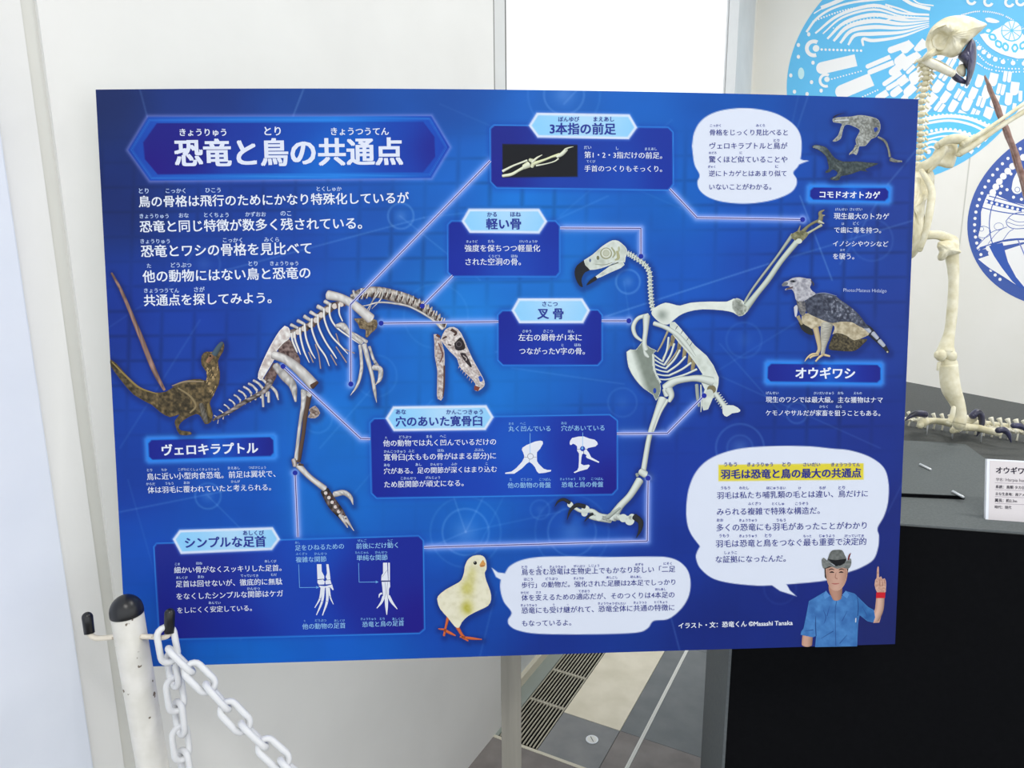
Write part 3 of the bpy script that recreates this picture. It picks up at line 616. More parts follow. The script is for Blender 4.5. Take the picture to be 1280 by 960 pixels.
# neck
a.z(440, 340, 5.65)
a.stroke([(0, 180), (60, 150), (140, 140), (220, 150), (300, 170), (400, 200), (500, 250), (570, 310), (650, 390)], [44, 60, 74, 82, 84, 80, 66, 52, 42], (222, 214, 204), (120, 100, 92), 6, mott=0.5)
for i in range(17):
    t = i / 16; q_ = smooth_path([(60, 130), (200, 115), (330, 140), (460, 185), (560, 250), (650, 330)], 8); p_ = q_[int(t * (len(q_) - 1))]
    a.stroke([(p_[0], p_[1] + 26), (p_[0] + 5, p_[1] - 4)], [16, 8], WH, SH, 8, mott=.2); a.disc(p_[0] + 8, p_[1] + 44, 10, DK, 7, ry=20); a.disc(p_[0] - 8, p_[1] + 60, 5, (60, 42, 40), 7, ry=12); a.stroke([(p_[0] + 22, p_[1] + 22), (p_[0] + 8, p_[1] + 62)], [9, 7], (226, 218, 206), SH, 8)
a.stroke([(60, 240), (110, 235), (190, 215), (300, 222), (420, 250), (560, 330), (640, 400)], [5, 8, 12, 14, 14, 16, 26], WH, SH, 9, mott=.2)
for r_ in ([(200, 130), (150, 200), (100, 280)], [(225, 120), (205, 190), (140, 260)], [(170, 150), (140, 220), (115, 285)]): a.stroke(r_, [9, 9, 4], WH, SH, 8, mott=.2)
# skull and jaw
a.poly([(625, 480), (660, 405), (720, 388), (770, 430), (810, 520), (850, 610), (900, 700), (935, 770), (932, 808), (890, 840), (865, 830), (872, 790), (830, 740), (762, 672), (742, 612), (690, 560), (645, 505)], (206, 198, 194), 9, round_=2, shade=mott((232, 226, 222), (138, 122, 118), 0.55, 0.4, 0.72))
a.poly([(722, 505), (745, 480), (770, 462), (800, 522), (790, 548), (752, 556), (728, 540)], (44, 38, 42), 12, round_=2); a.ring(755, 510, 18, 5, (96, 88, 92), 13)
a.poly([(762, 575), (800, 575), (845, 660), (836, 672), (790, 622)], (52, 44, 48), 12, round_=2); a.stroke([(785, 590), (808, 610), (805, 625)], 7, (170, 160, 156), layer=13)
a.poly([(892, 742), (910, 732), (926, 762), (906, 776)], (40, 90, 190), 12, round_=2)
a.stroke([(700, 405), (735, 430), (720, 450)], [22, 18, 10], DK, layer=12); a.stroke([(640, 470), (670, 455)], [12, 12], DK, layer=12); a.stroke([(680, 510), (700, 520)], 10, DK, layer=12); a.poly([(865, 800), (905, 815), (890, 842), (862, 832)], (128, 66, 54), 12)
for i in range(7): a.stroke([(758 + i * 15, 665 + i * 17), (752 + i * 15, 682 + i * 17)], [6, 2], (190, 170, 160), layer=8)
a.poly([(577, 440), (612, 450), (652, 560), (652, 700), (642, 888), (615, 900), (600, 870), (603, 700), (585, 600), (582, 500)], (196, 186, 182), 9, round_=2, shade=mott((222, 214, 208), (126, 104, 98), 0.55, 0.4, 0.7))
a.stroke([(596, 444), (622, 460)], 18, (96, 60, 52), layer=12); a.stroke([(610, 500), (640, 580), (620, 640)], [8, 12, 8], (112, 76, 72), layer=12)
a.stroke([(652, 660), (650, 800), (642, 880)], [12, 12, 8], (84, 60, 56), layer=12)
# hind leg
a.z(310, 440, 4.17)
a.poly([(318, 300), (350, 280), (376, 318), (350, 345), (312, 340), (325, 320)], (176, 160, 148), 8, round_=2, shade=mott((210, 200, 190), (80, 60, 52), 0.5)); 
a.stroke([(318, 220), (300, 330), (285, 450), (262, 570)], [34, 24, 20, 26], (92, 72, 60), (50, 38, 34), 8)
a.stroke([(292, 205), (288, 270), (268, 400), (250, 560)], [34, 24, 17, 20], WH, SH, 10, mott=.2); a.stroke([(280, 200), (325, 225)], [18, 26], WH, SH, 10, mott=.2)
a.stroke([(238, 560), (246, 592)], [24, 26], (214, 204, 198), DK, 11, mott=0.3)
a.stroke([(262, 590), (320, 650), (400, 712)], [34, 28, 32], WH, (96, 78, 72), 10, mott=0.12); a.stroke([(262, 585), (290, 590)], [14, 10], (80, 64, 56), layer=11)
a.stroke([(400, 722), (440, 790), (480, 840), (520, 900)], [46, 54, 46, 20], (176, 158, 152), (60, 40, 38), 9, mott=0.8)
for t in range(7): a.disc(405 + t * 17, 735 + t * 24, 9, (214, 204, 200), 12); a.disc(420 + t * 15, 742 + t * 21, 5, (84, 40, 36), 12)
a.stroke([(505, 860), (552, 932)], [22, 3], WH, SH, 12, mott=.2); a.stroke([(480, 850), (520, 915)], [22, 6], WH, SH, 12, mott=.2)
a.stroke([(450, 742), (500, 733), (535, 758), (548, 796)], [30, 28, 22, 2], WH, SH, 12, mott=.2)
prints.append((a, 'dinosaur_skeleton_picture', 'printed white skeleton of a two-legged dinosaur'))

# feathered dinosaur at the left
b = BoardArt(4, True).z(140, 320, 4)
b.stroke([(-2, 85), (40, 160), (80, 250), (150, 420), (210, 570), (262, 670)], [10, 16, 18, 24, 25, 14], (176, 142, 128), (92, 64, 58), 5, mott=0.35)
def feathers(X, Y):
    base = mott((46, 42, 32), (134, 114, 78), 0.28, 0.34, 0.72)(X, Y)
    up = np.clip((500 - Y) / 60, 0, 1)[..., None] * np.clip((X - 235) / 25, 0, 1)[..., None]
    light = np.array((152, 126, 88.0)); sp = np.clip((fbm(X * 0.8, Y * 0.35) - 0.5) * 5, 0, 1)[..., None]
    return base * (1 - 0.65 * up * sp) + light * 0.65 * up * sp
dino = b.poly([(-8, 515), (25, 540), (60, 580), (110, 635), (150, 668), (210, 682), (270, 678), (320, 645), (380, 620), (440, 615), (470, 622), (472, 580), (448, 545), (448, 500), (470, 478), (510, 478), (528, 445), (548, 427), (562, 442), (556, 478), (530, 525), (540, 580), (535, 640), (500, 710), (490, 740), (505, 790), (495, 830), (465, 840), (445, 805), (420, 790), (360, 820), (335, 850), (345, 872), (390, 878), (396, 893), (340, 894), (318, 850), (315, 822), (338, 792), (290, 806), (240, 780), (200, 745), (110, 695), (40, 615), (-6, 550)], (84, 72, 50), 7, round_=2, shade=feathers)
b.stroke([(330, 660), (390, 700), (420, 750), (390, 785)], [8, 12, 12, 8], (142, 126, 92), (90, 78, 56), 10); b.stroke([(0, 530), (70, 600), (140, 660), (230, 690)], [6, 10, 10, 4], (150, 130, 76), (100, 84, 50), 10)
b.stroke([(300, 650), (370, 628), (460, 628)], [5, 10, 6], (150, 134, 108), (110, 96, 74), 10)
b.stroke([(445, 740), (460, 790), (470, 830)], [22, 30, 22], (126, 120, 110), (70, 66, 54), 10, mott=0.3); b.stroke([(480, 740), (492, 800)], [16, 20], (146, 126, 78), (80, 66, 42), 10, mott=0.3)
b.stroke([(500, 500), (478, 530)], [26, 20], (166, 124, 92), (110, 80, 60), 10, mott=0.2); b.stroke([(512, 492), (535, 455), (552, 434)], [30, 26, 16], (74, 92, 104), (50, 62, 70), 10)
b.disc(492, 500, 5, (30, 22, 18), 12)
for i in range(26):
    x = 475 + random.random() * 55; y = 545 + random.random() * 150; b.stroke([(x, y), (x - 5, y + 14)], [5, 2], (182, 156, 112), layer=11)
prints.append((b, 'feathered_dinosaur_picture', 'printed brown feathered dinosaur with a long tail'))

# eagle skeleton
GB = (214, 221, 214); GS = (112, 122, 114); GO = (150, 150, 112)
e = BoardArt(4, True).z(700, 280, 6.857)
def boneshade(c1=GB, c2=(176, 184, 172), sc=0.15): return mott(c1, c2, sc, 0.4, 0.75)
e.poly([(205, 310), (280, 262), (350, 200), (400, 165), (450, 140), (500, 145), (550, 185), (572, 215), (575, 250), (562, 290), (556, 330), (540, 322), (480, 322), (430, 352), (350, 380), (255, 394), (215, 355)], GB, 6, round_=2, shade=boneshade())
e.poly([(305, 470), (300, 452), (400, 380), (480, 322), (540, 320), (553, 350), (520, 378), (440, 412), (350, 455)], GB, 6, round_=1, shade=boneshade())
e.stroke([(420, 360), (500, 330)], [6, 10], (90, 100, 90), layer=8)
e.poly([(205, 310), (218, 355), (256, 394), (218, 412), (192, 450), (184, 490), (196, 540), (165, 528), (135, 472), (124, 410), (145, 355)], (34, 36, 42), 8, round_=2)
e.poly([(303, 446), (318, 474), (280, 500), (225, 528), (250, 487)], (34, 36, 42), 8, round_=2)
e.disc(395, 252, 52, (150, 152, 122), 9, ry=50); e.ring(395, 250, 34, 14, (206, 210, 196), 10); e.disc(395, 250, 24, (186, 190, 170), 11)
e.stroke([(440, 200), (470, 250), (450, 290)], [12, 18, 10], (160, 164, 132), layer=9); e.stroke([(490, 230), (500, 290), (470, 310)], [22, 26, 10], (168, 168, 130), layer=9)
e.disc(325, 290, 12, (112, 112, 84), 9, ry=18); e.disc(258, 312, 9, (96, 110, 140), 9, ry=15); e.stroke([(300, 345), (380, 350), (450, 330)], [5, 8, 5], (150, 156, 140), layer=9); e.disc(505, 215, 9, (176, 180, 150), 9, ry=24)
path = smooth_path([(572, 250), (610, 265), (650, 292), (700, 325), (745, 370), (770, 430), (772, 500), (775, 560), (780, 620), (785, 680), (800, 735)], 6)
e.stroke([tuple(p) for p in path[::5]], 34, (200, 208, 200), (112, 124, 118), 6)
for i in range(2, len(path) - 1, 3):
    p = path[i]; d_ = unit(path[i + 1] - path[i - 1]); n_ = np.array([-d_[1], d_[0]])
    e.stroke([tuple(p - n_ * 26 - d_ * 4), tuple(p + n_ * 24 + d_ * 8)], [6, 12], (222, 228, 220), (140, 150, 142), 8); e.disc(p[0] + d_[0] * 8, p[1] + d_[1] * 8, 5, (92, 102, 98), 9)
e.z(770, 370, 6)
# far ribs, shoulder blade, ribs, breastbone
for r_ in ([(390, 260), (345, 360), (310, 420)], [(430, 300), (400, 380), (350, 470)], [(480, 340), (455, 420), (380, 520)]): e.stroke(r_, [16, 14, 10], (168, 160, 132), (120, 116, 96), 5)
for x, y in ((430, 330), (480, 380), (520, 420), (560, 470), (585, 515)): e.stroke([(x, y - 30), (x - 12, y + 40)], [34, 26], (150, 138, 104), (120, 112, 84), 5)
for i in range(7):
    x0 = 268 + i * 6; y0 = 430 + i * 38; xm = 350 + i * 12; ym = 492 + i * 26; x1 = 395 + i * 42; y1 = 300 + i * 48
    if i < 6: e.stroke([(x0, y0), ((x0 + xm) / 2 + 6, (y0 + ym) / 2 + 6), (xm, ym)], [12, 11, 14], GB, (140, 150, 144), 7)
    e.stroke([(xm, ym), ((xm + x1) / 2 + 10, (ym + y1) / 2 + 8), (x1, y1 + 10)], [16, 15, 16], GB, (140, 150, 144), 7)
e.poly([(400, 195), (440, 195), (470, 225), (520, 285), (590, 370), (680, 448), (730, 520), (770, 612), (768, 660), (755, 715), (735, 745), (690, 850), (655, 858), (640, 800), (665, 700), (640, 650), (600, 625), (650, 590), (600, 510), (540, 430), (470, 350), (410, 270)], GB, 8, round_=1, shade=boneshade(GB, (190, 198, 188)))
for x, y in ((412, 188), (455, 235), (495, 268), (540, 318), (562, 360)): e.stroke([(x - 10, y + 16), (x + 8, y - 12)], 4, (34, 44, 84), layer=11)
e.disc(716, 700, 34, (120, 112, 84), 11, ry=32); e.disc(700, 725, 28, (196, 204, 196), 12, ry=26)
e.stroke([(605, 665), (612, 760), (622, 830)], [26, 24, 14], (158, 166, 160), (110, 118, 114), 6); e.stroke([(636, 665), (640, 800), (636, 870)], [10, 12, 5], GB, GS, 9)
e.poly([(78, 420), (108, 400), (150, 402), (195, 345), (222, 362), (262, 390), (305, 412), (272, 440), (282, 560), (330, 655), (332, 722), (300, 785), (278, 742), (205, 692), (142, 622), (92, 530)], (190, 200, 192), 8, round_=2, shade=lambda X, Y: np.array((216, 224, 216.0)) * (1 - np.clip((X - 788 - (Y - 440) * 0.32) / 9, 0, 1)[..., None]) + np.array((128, 138, 128.0)) * np.clip((X - 788 - (Y - 440) * 0.32) / 9, 0, 1)[..., None] + ((fbm(X * .2, Y * .2) - .5) * 20)[..., None])
e.stroke([(278, 440), (290, 560), (335, 650)], [20, 16, 14], GB, GS, 11); e.disc(290, 710, 12, (40, 70, 160), 11, ry=20); e.stroke([(210, 410), (225, 440), (245, 460)], [16, 30, 14], GB, GS, 11)
e.stroke([(240, 143), (165, 168), (130, 230), (145, 295), (190, 335)], [30, 30, 32, 28, 18], GB, GS, 9)
e.stroke([(228, 150), (222, 260), (212, 350), (222, 400)], [56, 38, 36, 44], GB, GS, 10); 
e.stroke([(285, 205), (370, 235), (460, 292), (530, 370), (590, 450)], [34, 34, 38, 36, 20], GB, GS, 11)
e.poly([(275, 100), (310, 75), (370, 50), (430, 62), (480, 72), (560, 50), (700, 42), (830, 42), (880, 20), (930, 25), (960, 50), (955, 120), (920, 150), (880, 125), (800, 108), (650, 100), (540, 118), (470, 150), (410, 200), (380, 215), (330, 200), (285, 160), (265, 130)], GB, 12, round_=2, shade=lambda X, Y: np.array((220, 226, 218.0)) - np.array((70, 66, 66.0)) * (np.exp(-((X - 828) / 7) ** 2 - ((Y - 394) / 7) ** 2) + .7 * np.exp(-((X - 923) / 4) ** 2 - ((Y - 382) / 6) ** 2))[..., None] + ((fbm(X * .2, Y * .2) - .5) * 16)[..., None])
# tail
for i in range(7):
    x = 755 + i * 12; y = 735 + i * 16; e.stroke([(x, y), (x + 22, y - 12)], [11, 6], GB, GS, 7); e.stroke([(x - 10, y + 10), (x - 24, y + 30)], [11, 6], (186, 194, 186), GS, 7)
e.stroke([(745, 730), (830, 850)], [34, 40], GB, GS, 8); e.poly([(800, 822), (880, 820), (932, 855), (915, 873), (870, 880), (830, 905), (800, 880)], GB, 9, round_=2)
# leg
e.stroke([(370, 690), (440, 640), (540, 622), (620, 618), (720, 640)], [64, 56, 44, 52, 70], GB, GS, 13)
e.stroke([(395, 700), (415, 745), (400, 790)], [60, 44, 26], GB, GS, 15); e.stroke([(365, 700), (380, 745)], [40, 40], GB, GS, 14)
e.z(680, 500, 5.05)
e.stroke([(752, -5), (705, 110), (665, 230), (628, 440)], [62, 40, 32, 34], GB, GS, 12); e.stroke([(780, 0), (735, 80), (690, 200)], [20, 14, 8], GB, GS, 13)
e.stroke([(608, 450), (640, 470)], [44, 46], GB, GS, 14); e.stroke([(585, 465), (590, 480)], [18, 18], (150, 158, 150), GS, 11)
e.stroke([(605, 505), (545, 600), (480, 670), (430, 745)], [50, 42, 44, 62], GB, GS, 13); e.stroke([(480, 680), (400, 740)], [14, 30], (170, 178, 170), GS, 14)
for q_ in ([(425, 748), (350, 730), (300, 700), (230, 700), (165, 660)], [(420, 755), (330, 745), (290, 735)]):
    e.stroke(q_, [44, 34, 30, 22, 22][:len(q_)], GB, GS, 12)
for x, y, r_ in ((165, 660, 18), (262, 690, 26), (255, 715, 20), (345, 740, 22), (500, 745, 26), (540, 760, 30), (555, 740, 22), (300, 735, 14)): e.disc(x, y, r_, (208, 216, 208), 14)
e.stroke([(450, 735), (500, 745), (560, 755)], [46, 34, 50], GB, GS, 13)
for q_, wd in (([(162, 648), (125, 628), (90, 640), (67, 674)], [24, 20, 14, 2]), ([(258, 672), (205, 664), (165, 700), (145, 757)], [28, 26, 18, 2]), ([(308, 718), (285, 730), (255, 767)], [18, 16, 3]), ([(570, 735), (608, 768), (606, 820), (582, 870)], [40, 36, 22, 2])): e.stroke(q_, wd, (44, 46, 50), (24, 26, 30), 16)
# wing
e.z(840, 250, 5.645)
e.stroke([(510, 725), (560, 640), (640, 530), (740, 400), (850, 245)], [18, 16, 17, 17, 26], (168, 176, 166), (84, 92, 84), 10)
e.stroke([(510, 775), (600, 660), (680, 560), (770, 430), (885, 290)], [52, 38, 38, 36, 40], (196, 206, 196), (112, 122, 112), 11)
e.poly([(425, 710), (455, 692), (488, 705), (500, 730), (540, 760), (515, 805), (470, 820), (440, 790), (420, 760)], (196, 204, 196), 12, round_=2, shade=mott((216, 222, 214), (112, 120, 104), .45, .4, .7))
e.poly([(838, 245), (870, 225), (905, 215), (950, 225), (962, 245), (920, 290), (890, 300), (870, 285), (845, 270)], (128, 124, 92), 12, round_=2, shade=mott((152, 150, 116), (92, 92, 64), .4)); e.disc(895, 290, 22, (206, 212, 198), 14, ry=18)
e.stroke([(915, 235), (955, 190), (1000, 160), (1040, 145)], [36, 20, 18, 22], (128, 126, 98), (84, 84, 62), 13); e.stroke([(940, 245), (1000, 210), (1055, 178)], [20, 14, 20], (176, 180, 158), (120, 124, 104), 13)
e.stroke([(1040, 160), (1050, 120), (1045, 90), (1074, 70)], [34, 32, 24, 6], (136, 132, 106), (84, 84, 62), 14); e.stroke([(1035, 150), (1072, 166)], [20, 8], (196, 196, 176), (130, 130, 110), 15); e.stroke([(1060, 110), (1078, 108)], [14, 5], (150, 146, 120), layer=15); e.stroke([(890, 225), (905, 180)], [16, 4], (140, 136, 110), layer=14)
prints.append((e, 'eagle_skeleton_picture', 'printed pale skeleton of an eagle with raised wing bones'))

# wing-bone photograph in the first box
f_ = BoardArt(4).z(610, 160, 9.85)
f_.stroke([(180, 590), (290, 570), (380, 520), (470, 470)], [34, 38, 34, 44], (226, 230, 206), (150, 150, 112), 5); f_.stroke([(182, 532), (300, 470), (400, 430), (480, 400)], [34, 24, 22, 26], (222, 226, 208), (150, 150, 120), 5)
f_.stroke([(440, 480), (500, 450)], [60, 80], (222, 226, 204), (150, 150, 112), 6); f_.stroke([(510, 390), (560, 420), (540, 480)], [40, 60, 40], (216, 220, 190), (130, 130, 96), 6); f_.stroke([(545, 420), (600, 370), (668, 330)], [34, 24, 8], (226, 228, 210), (150, 150, 112), 7)
f_.stroke([(560, 440), (700, 390), (800, 350), (880, 330)], [44, 28, 28, 46], (222, 226, 190), (150, 150, 100), 7); f_.stroke([(590, 465), (720, 440), (820, 410), (870, 375)], [22, 14, 16, 20], (222, 226, 208), (140, 140, 110), 6)
f_.stroke([(850, 355), (910, 320), (965, 265)], [36, 48, 44], (222, 226, 208), (150, 150, 120), 8); f_.stroke([(950, 265), (990, 245), (1052, 230)], [26, 18, 5], (210, 216, 196), (140, 140, 110), 9)
prints.append((f_, 'wing_bone_picture', 'small photograph of white wing bones on black'))

# monitor lizard and its skeleton
l = BoardArt(4, True).z(1000, 120, 7.387)
l.stroke([(308, 200), (340, 178), (405, 158)], [16, 10, 2], (40, 44, 60), layer=5)
l.poly([(300, 212), (350, 196), (470, 190), (530, 178), (600, 180), (700, 205), (735, 240), (742, 300), (718, 358), (690, 385), (655, 400), (605, 460), (548, 465), (540, 500), (520, 545), (490, 530), (450, 545), (472, 512), (508, 490), (522, 455), (512, 402), (550, 330), (540, 305), (492, 280), (450, 265), (410, 275), (388, 350), (375, 395), (330, 420), (300, 415), (350, 365), (375, 292), (385, 255), (308, 243)], (160, 164, 158), 6, round_=2, shade=lambda X, Y: mott((178, 182, 178), (96, 98, 92), .55, .38, .7)(X, Y) * (1 - .22 * np.clip((X - 1086) / 8, 0, 1))[..., None])
l.poly([(680, 300), (705, 288), (718, 310), (690, 335)], (40, 66, 150), 9, round_=2); l.ring(580, 245, 16, 6, (104, 106, 106), 9, 60, 330); l.stroke([(320, 228), (450, 222)], [10, 10], (198, 202, 206), layer=9)
l.stroke([(720, 378), (785, 420), (815, 490), (830, 560)], [18, 24, 18, 24], (140, 142, 132), (84, 86, 80), 7, mott=.2); l.stroke([(835, 585), (880, 600), (942, 605)], [38, 28, 16], (160, 164, 160), (96, 98, 96), 8, mott=.3)
l.stroke([(520, 460), (500, 500), (460, 535)], [26, 24, 14], (186, 188, 176), (110, 112, 100), 9, mott=.3)
l.poly([(112, 462), (150, 450), (200, 460), (242, 475), (280, 520), (320, 570), (400, 605), (520, 603), (620, 614), (722, 622), (680, 645), (600, 678), (632, 702), (560, 690), (480, 720), (410, 735), (375, 745), (362, 775), (320, 780), (275, 768), (300, 748), (345, 735), (340, 700), (300, 680), (275, 703), (235, 710), (240, 690), (265, 670), (252, 600), (240, 560), (200, 520), (150, 490), (118, 480)], (58, 66, 68), 6, round_=2, shade=lambda X, Y: mott((44, 54, 58), (84, 94, 94), .5)(X, Y) + (56 * np.clip((1034 - X) / 14, 0, 1) * np.clip((208 - Y) / 10, 0, 1))[..., None])
l.stroke([(330, 640), (375, 680), (345, 740), (300, 765)], [30, 34, 24, 18], (112, 124, 122), (64, 72, 72), 9, mott=.3)
prints.append((l, 'monitor_lizard_picture', 'printed monitor lizard with its grey skeleton above'))

# standing eagle
h = BoardArt(4, True).z(970, 330, 7.387)
h.poly([(205, 540), (260, 540), (330, 600), (345, 655), (300, 650), (240, 610)], (40, 42, 42), 5, round_=2)
h.poly([(500, 720), (540, 640), (620, 620), (720, 690), (845, 690), (800, 745), (750, 790), (690, 808), (560, 800), (485, 785)], (58, 54, 44), 5, round_=2, shade=mott((36, 34, 30), (112, 102, 76), .6))
h.stroke([(770, 560), (850, 610), (930, 690), (1000, 765), (1036, 815)], [60, 78, 56, 40, 26], (44, 48, 58), (28, 30, 38), 6)
for x, y in ((835, 600), (905, 660), (965, 730)): h.stroke([(x - 12, y - 22), (x + 32, y + 26)], [42, 34], (176, 182, 196), (120, 126, 144), 8)
h.disc(1028, 812, 8, (186, 184, 160), 8)
h.poly([(238, 470), (300, 455), (420, 510), (560, 530), (700, 530), (800, 590), (862, 640), (820, 672), (720, 705), (650, 660), (560, 635), (520, 650), (540, 600), (520, 560), (400, 575), (340, 600), (300, 580), (240, 540)], (188, 178, 152), 7, round_=2, shade=mott((206, 196, 170), (140, 128, 100), .25, .4, .75))
h.stroke([(365, 590), (385, 680), (400, 780), (375, 835)], [54, 46, 34, 30], (196, 180, 146), (130, 116, 90), 8)
h.stroke([(470, 560), (455, 660), (440, 760), (430, 830)], [110, 90, 46, 36], (196, 194, 182), (136, 132, 118), 9, mott=.12)
for i in range(9): h.stroke([(425, 580 + i * 15), (470, 588 + i * 15), (515 - i * 3, 575 + i * 16)], 3, (120, 120, 118), layer=12)
for q_ in ([(390, 830), (330, 835), (290, 865), (264, 900)], [(440, 835), (400, 860), (365, 900)], [(430, 835), (470, 845), (498, 852)], [(390, 835), (340, 850), (310, 870)]): h.stroke(q_, [22, 20, 16, 5][:len(q_)], (214, 196, 156), (140, 122, 90), 11)
h.poly([(262, 350), (300, 310), (370, 275), (450, 272), (540, 290), (600, 335), (680, 390), (760, 460), (820, 540), (858, 592), (800, 590), (740, 560), (700, 538), (600, 532), (520, 546), (440, 522), (370, 492), (290, 452), (265, 400)], (62, 68, 84), 10, round_=2, shade=lambda X, Y: mott((42, 46, 60), (92, 98, 114), .3)(X, Y) + (70 * np.clip((fbm(X * .45 + 3, Y * .45) - .56) * 6, 0, 1) * np.clip((X - 1020) / 20, 0, 1))[..., None])
h.stroke([(360, 275), (450, 268), (560, 295)], [4, 7, 4], (124, 134, 160), layer=13)
h.poly([(185, 325), (262, 330), (275, 440), (243, 482), (208, 430)], (96, 96, 104), 10, round_=2, shade=mott((70, 72, 82), (150, 146, 140), .5)); h.poly([(164, 400), (186, 378), (200, 402), (190, 480), (174, 482)], (196, 198, 206), 9, round_=2); h.stroke([(200, 480), (240, 560)], [34, 20], (150, 140, 112), layer=8)
h.poly([(52, 192), (75, 165), (110, 155), (150, 130), (220, 122), (285, 135), (322, 140), (324, 190), (312, 215), (335, 250), (368, 275), (330, 300), (280, 330), (235, 350), (200, 345), (178, 320), (170, 275), (142, 232), (85, 243), (92, 226), (130, 213), (100, 200), (62, 207)], (176, 176, 184), 11, round_=2, shade=lambda X, Y: mott((200, 200, 206), (126, 126, 136), .35, .4, .72)(X, Y) - (60 * np.clip((Y - 370) / 8, 0, 1) * np.clip((X - 1004) / 8, 0, 1))[..., None])
h.poly([(52, 195), (72, 168), (108, 172), (104, 192), (64, 206)], (108, 112, 120), 14, round_=2); h.poly([(88, 240), (100, 222), (160, 205), (150, 225)], (96, 80, 84), 14); h.disc(155, 160, 26, (70, 74, 84), 14, ry=12); h.disc(158, 160, 8, (20, 20, 24), 15); h.stroke([(322, 150), (345, 185), (338, 205)], [10, 14, 5], (60, 62, 76), layer=14)
prints.append((h, 'standing_eagle_picture', 'printed photograph of a standing grey and white eagle'))

# chick
c_ = BoardArt(4, True).z(530, 680, 7.38)
for q_, wd in (([(222, 680), (200, 770), (185, 845)], [30, 20, 22]), ([(190, 795), (240, 820), (292, 846)], [26, 26, 10]), ([(132, 782), (190, 790)], [10, 22]), ([(308, 765), (345, 830), (372, 862)], [34, 26, 26]), ([(330, 855), (430, 870), (535, 880)], [16, 26, 8]), ([(355, 860), (408, 895)], [24, 12])): c_.stroke(q_, wd, (206, 104, 58), (140, 62, 40), 5)
c_.poly([(375, 210), (400, 150), (450, 110), (520, 102), (560, 125), (576, 175), (576, 235), (560, 265), (575, 340), (610, 430), (620, 510), (590, 570), (510, 610), (410, 662), (350, 720), (325, 770), (285, 762), (220, 680), (150, 600), (125, 530), (130, 480), (200, 420), (300, 365), (345, 330), (370, 260)], (222, 218, 190), 7, round_=2, shade=lambda X, Y: np.array((228, 224, 200.0)) - np.array((38, 40, 112.0)) * (np.clip(1.1 * np.exp(-((X - 584) / 7) ** 2 - ((Y - 760) / 9) ** 2) + .8 * np.exp(-((X - 584) / 8) ** 2 - ((Y - 735) / 10) ** 2) + .5 * np.exp(-((X - 590) / 6) ** 2 - ((Y - 718) / 9) ** 2), 0, 1) * (0.7 + .5 * fbm(X * .2, Y * .2)))[..., None] - (14 * np.clip((fbm(X * .22 + 7, Y * .22) - .4) * 2, 0, 1))[..., None] * np.array((1, 1.05, 1.4)))
c_.disc(472, 174, 16, (26, 24, 22), 10, ry=17); c_.disc(468, 168, 4, (190, 190, 190), 11)
c_.poly([(512, 192), (528, 165), (545, 146), (556, 165), (568, 182), (556, 206), (522, 213)], (206, 148, 82), 10, round_=2); c_.stroke([(520, 200), (560, 200)], 6, (130, 76, 50), layer=11)
prints.append((c_, 'chick_picture', 'printed photograph of a yellow chick with orange feet'))

# presenter
m = BoardArt(4, False).z(990, 670, 6.4)
skin = (196, 156, 138)
m.stroke([(125, 800), (120, 850), (119, 868)], [84, 84, 84], skin, (140, 104, 88), 4)
m.poly([(655, 600), (712, 560), (740, 495), (674, 490), (665, 580), (640, 650), (650, 695), (698, 692), (725, 600), (741, 495)], skin, 4)
m.stroke([(708, 490), (700, 590), (668, 668)], [66, 62, 56], (206, 170, 152), (150, 112, 98), 5)
m.poly([(272, 440), (300, 470), (350, 500), (400, 480), (430, 440), (500, 460), (560, 520), (610, 568), (655, 592), (665, 650), (650, 692), (600, 680), (540, 632), (528, 700), (520, 882), (184, 888), (192, 800), (165, 810), (68, 790), (72, 765), (92, 738), (112, 640), (135, 520), (200, 482)], (66, 122, 186), 8, round_=1, shade=lambda X, Y: mott((76, 134, 196), (54, 104, 168), .13, .36, .68)(X, Y) - (16 * np.clip((X - 1062) / 12, 0, 1))[..., None])
m.stroke([(355, 520), (345, 620), (350, 880)], 5, (44, 84, 146), layer=11); m.stroke([(190, 640), (188, 720), (192, 800)], [4, 8, 8], (38, 74, 134), layer=11); m.stroke([(520, 480), (530, 560), (525, 640)], [4, 8, 8], (38, 74, 134), layer=11)
m.poly([(272, 436), (300, 480), (262, 505), (250, 470)], (84, 138, 200), 12); m.poly([(430, 436), (400, 470), (440, 500), (455, 468)], (84, 138, 200), 12)
for q_ in ([(250, 590), (270, 650), (255, 700)], [(300, 560), (280, 640)], [(440, 600), (400, 680)], [(230, 820), (330, 760)], [(440, 790), (380, 860)], [(560, 560), (600, 640)], [(100, 760), (170, 750)]): m.stroke(q_, [3, 9, 3][:len(q_)], (44, 86, 150), layer=11)
m.stroke([(510, 655), (508, 690)], 8, (196, 204, 214), layer=12)
m.stroke([(345, 400), (350, 440), (360, 500)], [110, 104, 70], (178, 136, 118), (140, 100, 84), 12)
m.poly([(258, 240), (262, 330), (275, 345), (440, 335), (452, 250), (350, 235)], (42, 34, 32), 13, round_=1)
m.poly([(268, 262), (350, 240), (436, 256), (440, 320), (425, 375), (400, 415), (365, 438), (325, 432), (295, 400), (275, 340)], skin, 15, round_=2, shade=lambda X, Y: np.array((204, 164, 146.0)) - (26 * np.clip(np.abs(X - 1045) / 12, 0, 1) ** 2)[..., None] - (10 * (fbm(X * .5, Y * .5)))[..., None])
for x in (318, 392): m.stroke([(x - 18, 292), (x, 287), (x + 18, 292)], [5, 13, 5], (52, 34, 32), layer=18)
for x in (315, 395): m.stroke([(x - 22, 270), (x, 263), (x + 22, 270)], [6, 9, 4], (64, 46, 42), layer=18)
